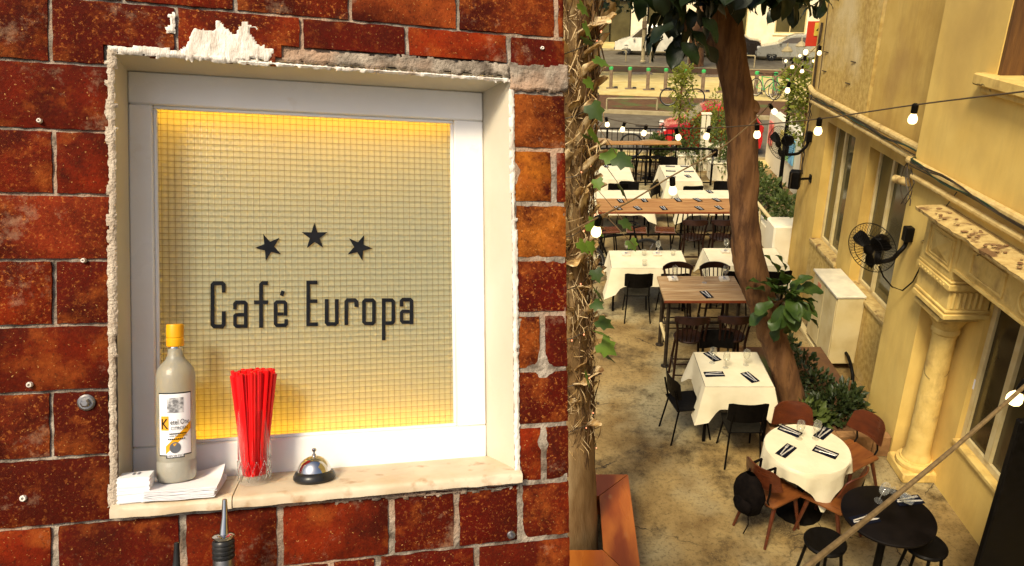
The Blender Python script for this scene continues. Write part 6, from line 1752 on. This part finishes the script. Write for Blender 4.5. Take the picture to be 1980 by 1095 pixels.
# bike share docks
M_dock = pm('dock_steel', (.22, .16, .10), (.15, .10, .06), scale=10, rough=.5)
M_dgreen = pm('bright_green', (.06, .48, .12), None, scale=5, rough=.4)
tr = None
for i, (px, py) in enumerate(((1145, 172), (1181, 171), (1217, 172), (1252, 174), (1286, 175), (1322, 177), (1358, 178), (1393, 179), (1428, 180), (1460, 182), (1496, 184))):
    p = G(px, py, .115)
    if tr is None:
        t = thing('bike_dock', '', 'bike dock', p, 0, 'green topped bike docks'); mb = MB(); mb.bx(-.07, .07, -.09, .09, 0, .80, .02); mb.build('post', M_dock, t); mb = MB(); mb.lathe([(.085, .80), (.095, .84), (.09, .90), (.05, .93), (1e-7, .935)], 14); mb.build('cap', M_dgreen, t)
        mb = MB(); mb.box((.05, 0, .015), (.5, .3, .03), None, .01); mb.build('foot_plate', M_dock, t); mb = MB(); mb.box((.22, -.04, .05), (.16, .12, .07), None, .02); mb.build('latch', M_tyre, t); tr = tree_of(t); o = t
    else: o = copy_tree(tr)
    o.location = p
    o['label'] = 'bike dock post with a green cap, %s from the palm' % ('first second third fourth fifth sixth seventh eighth ninth tenth eleventh'.split()[i])
def bicycle(label, p, rz, col, s=1.0, tilt=0.0, rim=None):
    t = thing('bicycle', label, 'bicycle'); wr = .33
    for x in (-.52, .52):
        mb = MB(); mb.tube([(x + wr * math.cos(2 * PI * k / 28), 0, wr + .02 + wr * math.sin(2 * PI * k / 28)) for k in range(28)], .020, 6, closed=True); wh = mb.build('wheel', M_tyre, t)
        mb = MB(); mb.tube([(x + wr * .93 * math.cos(2 * PI * k / 28), 0, wr + .02 + wr * .93 * math.sin(2 * PI * k / 28)) for k in range(28)], .011, 5, closed=True); mb.build('rim', rim or M_steel, wh)
        for k in range(12):
            a = PI * k / 6; mb = MB(); mb.tube([(x, 0, wr + .02), (x + wr * .93 * math.cos(a), 0, wr + .02 + wr * .93 * math.sin(a))], .0018, 4); mb.build('spoke', M_steel, wh)
    BB, ST, HT_, HB = (-.08, 0, .30), (-.26, 0, .78), (.34, 0, .80), (.38, 0, .66)
    mb = MB()
    for a, b, r in ((BB, ST, .017), (BB, HB, .02), (ST, HT_, .018), ((-.52, 0, .35), BB, .012), ((-.52, 0, .35), (-.24, 0, .72), .011), (HT_, HB, .02)): mb.tube([a, b], r, 7)
    mb.build('frame', col, t)
    mb = MB(); mb.tube([HB, (.42, 0, .55), (.52, 0, .35)], .014, 7); mb.build('fork', col, t)
    mb = MB(); mb.tube([HT_, (.32, 0, .93), (.36, 0, .96)], .014, 6); mb.tube([(.22, -.28, .96), (.36, -.2, .96), (.38, 0, .97), (.36, .2, .96), (.22, .28, .96)], .012, 6); mb.build('handlebar', M_black, t)
    mb = MB(); mb.tube([ST, (-.29, 0, .88)], .012, 6); mb.build('seat_post', M_steel, t)
    mb = MB(); mb.grid(4, 6, lambda u, v: (lerp(-.42, -.16, v), (u - .5) * (.16 * (1 - v) + .03), .90 + .02 * (1 - v) - .03 * abs(u - .5))); mb.build('saddle', M_black, t, 80)
    mb = MB(); mb.lathe([(.085, -.006), (.09, 0), (.085, .006), (1e-7, .007)], 18, BB, Matrix.Rotation(PI / 2, 3, 'X')); mb.tube([(-.08, .06, .30), (-.02, .07, .16)], .009, 5); mb.tube([(-.08, -.06, .30), (-.14, -.07, .44)], .009, 5); mb.build('crank', M_steel, t)
    t.location = p; t.rotation_euler = (tilt, 0, rz); t.scale = (s, s, s); return t
p = G(1318, 206, .1); bicycle('dark bicycle locked by the young tree on the verge', p, sa + .05, M_black)
p = G(1478, 190, .115); b = bicycle('green share bicycle parked at the docks left of the lanterns', p, R(-62), M_dgreen, 1.05, 0, M_paintw)
p = G(1508, 192, .115); bicycle('green share bicycle parked at the docks behind the lantern post', p, R(-58), M_dgreen, 1.05, 0, M_paintw)
p = G(1245, 300, 0); bicycle('bicycle parked outside the black street fence', (p.x + .08, 20.62, .06), R(-6), M_steel)
bicycle('dark bicycle leaning behind the middle left table', (.95, 11.85, 0), R(14), M_black, 1.05, R(-6))
# far railings (low hoops) on the verges
def hoop(label, a, b, h):
    t = thing('hoop_rail', label, 'railing', group='low hoop rails on the verges'); a = Vector(a); b = Vector(b); u = Vector((0, 0, h)); mb = MB(); mb.tube([a, a + u * .95, a + u + (b - a) * .02, b + u - (b - a) * .02, b + u * .95, b], .035, 8); mb.build('hoop', M_kerb, t)
hoop('low pale hoop rail on the near verge', G(1173, 213, .1), G(1270, 213, .1), .42)
hoop('low hoop rail on the far verge left of the pole', G(1142, 118, .09), G(1210, 119, .09), .6); hoop('low hoop rail on the far verge right of the pole', G(1257, 122, .09), G(1330, 124, .09), .6); hoop('low hoop rail on the far verge right of the trunk', G(1440, 130, .09), G(1458, 131, .09), .6)
# metal plates on path
for (px, py, nm) in ((1238, 142, 'left'), (1375, 147, 'right')):
    p = G(px, py, .118); mb = MB(); mb.box((p.x, p.y, .120), (1.2, .9, .006)); o = mb.build('inspection_cover', M_dock, None, 0); tag(o, 'dark metal inspection cover in the path, %s one of two' % nm, 'cover')
# street pole and trees
p = G(1243, 120, .09); t = thing('street_pole', 'slim pale street pole in front of the white van', 'pole', p); mb = MB(); mb.lathe([(.16, 0), (.16, .06), (.11, .1), (.10, 6), (.09, 6.5)], 14); mb.build('shaft', M_kerb, t); mb = MB(); mb.box((0, -.1, 2.0), (.26, .12, .4), None, .02); mb.build('box', M_dock, t)
def street_tree(label, base, pts, rs, nleaf, cz, e, seed):
    t = thing('street_tree', label, 'tree'); mb = MB(); rough_trunk(mb, [base] + pts, rs, 14, .15, seed); mb.build('trunk', M_palm if seed == 1 else M_bark, t, 60)
    rnd = random.Random(seed); mb = MB()
    for k in range(nleaf):
        q = Vector((rnd.uniform(-1, 1), rnd.uniform(-1, 1), rnd.uniform(-1, 1)))
        if q.length > 1: continue
        p = Vector(cz) + Vector((q.x * e[0], q.y * e[1], q.z * e[2])); d = Vector((rnd.uniform(-1, 1), rnd.uniform(-1, 1), rnd.uniform(-1, .3))).normalized(); x = d.orthogonal().normalized(); l = rnd.uniform(.25, .45)
        mb.add([p, p + d * l * .5 + x * l * .3, p + d * l, p + d * l * .5 - x * l * .3], [(0, 1, 2, 3)])
    mb.build('crown', L_dark, t, 80)['kind'] = 'stuff'; return t
b0 = G(1116, 150, .1); Yb = b0.y
street_tree('leaning pale street tree behind the palm on the left', b0, [AY(1122, 90, Yb), AY(1150, 55, Yb - .4), AY(1183, 8, Yb - .8), AY(1195, -40, Yb - 1)], [.36, .34, .32, .30, .28], 2600, AY(1215, -62, Yb - 1), (4.2, 3, 1.9), 1)
b0 = G(1346, 128, .09); Yb = b0.y
street_tree('dark street tree standing in the red earth verge', b0, [AY(1346, 90, Yb), AY(1352, 50, Yb), AY(1372, 5, Yb), AY(1390, -50, Yb)], [.42, .40, .38, .32, .28], 2200, AY(1370, -80, Yb), (4.5, 3, 2.0), 2)
# three-lantern lamp post
lp = AY(1523, 232, 17.0)
t = thing('lantern_post', 'black post carrying three glass lanterns near the far wall corner', 'lamp post', (lp.x, 17.0, 0)); zc = AY(1535, 128, 17.0).z
mb = MB(); mb.lathe([(.10, 0), (.09, .2), (.05, .3), (.04, zc - .1), (.06, zc - .05), (.03, zc)], 12); mb.build('post', M_black, t)
for k, dx in enumerate((-.20, .10, .42)):
    zz = zc + (.05, .16, .05)[k]
    mb = MB(); mb.tube([(0, 0, zc - .12), (dx * .6, 0, zc - .16), (dx, 0, zz - .08), (dx, 0, zz)], .014, 6); mb.build('arm', M_black, t)
    mb = MB(); mb.lathe([(.055, zz), (.075, zz + .01), (.105, zz + .25), (.10, zz + .26)], 8, (dx, 0, 0)); ln = mb.build('lantern', M_wine, t, 20)
    mb = MB(); mb.lathe([(.125, zz + .26), (.13, zz + .275), (.06, zz + .35), (.02, zz + .37), (.012, zz + .44), (1e-7, zz + .45)], 8, (dx, 0, 0)); mb.build('lantern_cap', M_kerb, ln, 20)
    mb = MB(); mb.ball((dx, 0, zz + .06), .035, 8, 6); mb.build('lamp', M_bulb, ln)
# street sign "4"
sp_ = AX(1583, 60, 4.02); sp_.y = 12.3
sp_ = AY(1580, 62, 12.3)
t = thing('number_sign', 'red and yellow sign with a black figure at the wall corner', 'sign', sp_)
mb = MB(); mb.bx(-.16, .10, .0, .02, -.22, .16, .004); mb.build('back_plate', pm('sign_red', (.62, .05, .02), None, scale=4, rough=.5), t)
mb = MB(); mb.bx(-.05, .09, -.012, -.001, -.06, .14, .003); mb.build('yellow_panel', pm('sign_yellow', (.75, .58, .08), None, scale=4, rough=.5), t)
me = text_mesh('4', .17)
for v in me.vertices: v.co = (v.co.x + .02, -.0145, v.co.y - .02)
me.materials.clear(); me.materials.append(M_ink); put('figure', me, t)
# far buildings
def far_building(label, x0, x1, y0, h, mat, openings, seed):
    t = thing('street_building', label, 'building', ((x0 + x1) / 2, sy(y0, (x0 + x1) / 2), 0), sa); hw = (x1 - x0) / 2 / math.cos(sa)
    xs = sorted({-hw, hw} | {a for o_ in openings for a in (o_[0], o_[1])}); mb = MB()
    for a, b in zip(xs[:-1], xs[1:]):
        oc = [o_ for o_ in openings if o_[0] <= a + 1e-6 and o_[1] >= b - 1e-6]; zs = [(0, h)]
        for o_ in oc:
            nzs = []
            for (p, q) in zs:
                if o_[3] <= p or o_[2] >= q: nzs.append((p, q)); continue
                if o_[2] > p: nzs.append((p, o_[2]))
                if o_[3] < q: nzs.append((o_[3], q))
            zs = nzs
        for (p, q) in zs: mb.bx(a, b, 0, .35, p, q)
    mb.build('wall', mat, t, 0)
    mb = MB(); mb.bx(-hw, hw, .351, 6, 0, h); mb.build('core', M_dglz, t, 0)
    for (a, b, z0, z1, kind, m_) in openings:
        mb = MB(); f = .08
        mb.bx(a, a + f, .06, .2, z0, z1); mb.bx(b - f, b, .06, .2, z0, z1); mb.bx(a + f, b - f, .06, .2, z1 - f, z1)
        if kind == 'window': mb.bx(a + f, b - f, .06, .2, z0, z0 + f)
        mb.bx((a + b) / 2 - .03, (a + b) / 2 + .03, .07, .19, z0 + f, z1 - f)
        w = mb.build(kind, M_winf if m_ is None else m_, t, 0)
        mb = MB(); mb.bx(a + .05, b - .05, .21, .23, z0 + .02, z1 - .02); mb.build('pane', M_gglz, w, 0)
        if kind == 'window': mb = MB(); mb.bx(a - .1, b + .1, -.08, .05, z0 - .1, z0 - .002); mb.build('sill', M_white, w, 0)
    mb = MB(); mb.bx(-hw, hw, -.05, .0, 3.3, 3.5); mb.build('string_course', M_white, t, 0)
    return t
OP = lambda L_: L_
far_building('bright white shop building across the street behind the silver car', 9.5, 30, 54.5, 9, M_white, [(-9.2, -7.4, 0, 2.9, 'shopfront', None), (-5.6, -3.6, .9, 2.8, 'window', None), (-1.5, .6, 0, 2.9, 'shopfront', None), (3, 5, .9, 2.8, 'window', None), (-8.5, -7, 4.5, 6.5, 'window', None), (-3, -1.5, 4.5, 6.5, 'window', None), (2, 3.5, 4.5, 6.5, 'window', None)], 1)
far_building('pale shop building with dark openings behind the white van', -22, 9.3, 54.5, 8, M_white, [(8.5, 11.5, 0, 2.9, 'shopfront', M_black), (5.0, 7.6, 0, 2.9, 'shopfront', M_black), (12.6, 14.6, .2, 2.9, 'shopfront', M_black), (0, 2.6, 0, 2.9, 'shopfront', None), (9, 10.5, 4.5, 6.4, 'window', None), (5, 6.5, 4.5, 6.4, 'window', None), (13, 14.5, 4.5, 6.4, 'window', None)], 2)
# blue-grey awning and red kiosk
p = G(1570, 85, .1); t = thing('kiosk', 'red kiosk with a dark blue awning beyond the silver car', 'kiosk', (p.x + 1.6, p.y + 1.5, 0), sa)
mb = MB(); mb.bx(-1.2, 1.2, 0, 1.2, 0, 2.3, .03); mb.build('cabin', MATS['sign_red'], t); mb = MB(); mb.bx(-1.0, .7, -.02, -.005, 1.0, 2.1); mb.build('hatch', pm('navy_panel', (.02, .03, .07), None, scale=4, rough=.5), t)
mb = MB(); mb.prism([(-.9, 2.25), (.0, 2.6), (.0, 2.65), (-.9, 2.3)], lambda q: Vector((-1.4, q[0], q[1])), lambda q: Vector((1.3, q[0], q[1]))); mb.build('awning', M_white, t, 0)
# porch with rail on the left far side
p = G(1205, 78, .1); t = thing('porch', 'dark porch with a red handrail behind the white van', 'porch', (p.x, p.y - .3, 0), sa)
mb = MB(); mb.bx(-2.2, 4.2, 0, 1.6, 0, .55, .02); mb.build('platform', M_kerb, t)
mb = MB(); mb.tube([(-1.9, .1, 1.55), (4.1, .1, 1.55)], .05, 8); mb.build('hand_rail', MATS['sign_red'], t)
for k in range(9):
    mb = MB(); mb.tube([(-1.9 + k * .75, .1, .55), (-1.9 + k * .75, .1, 1.52)], .025, 6); mb.build('baluster', M_black, t)
for x in (-2.2, .9):
    mb = MB(); mb.bx(x - .15, x + .15, .12, .42, .551, 3.3); mb.build('pillar', M_white, t, 0)
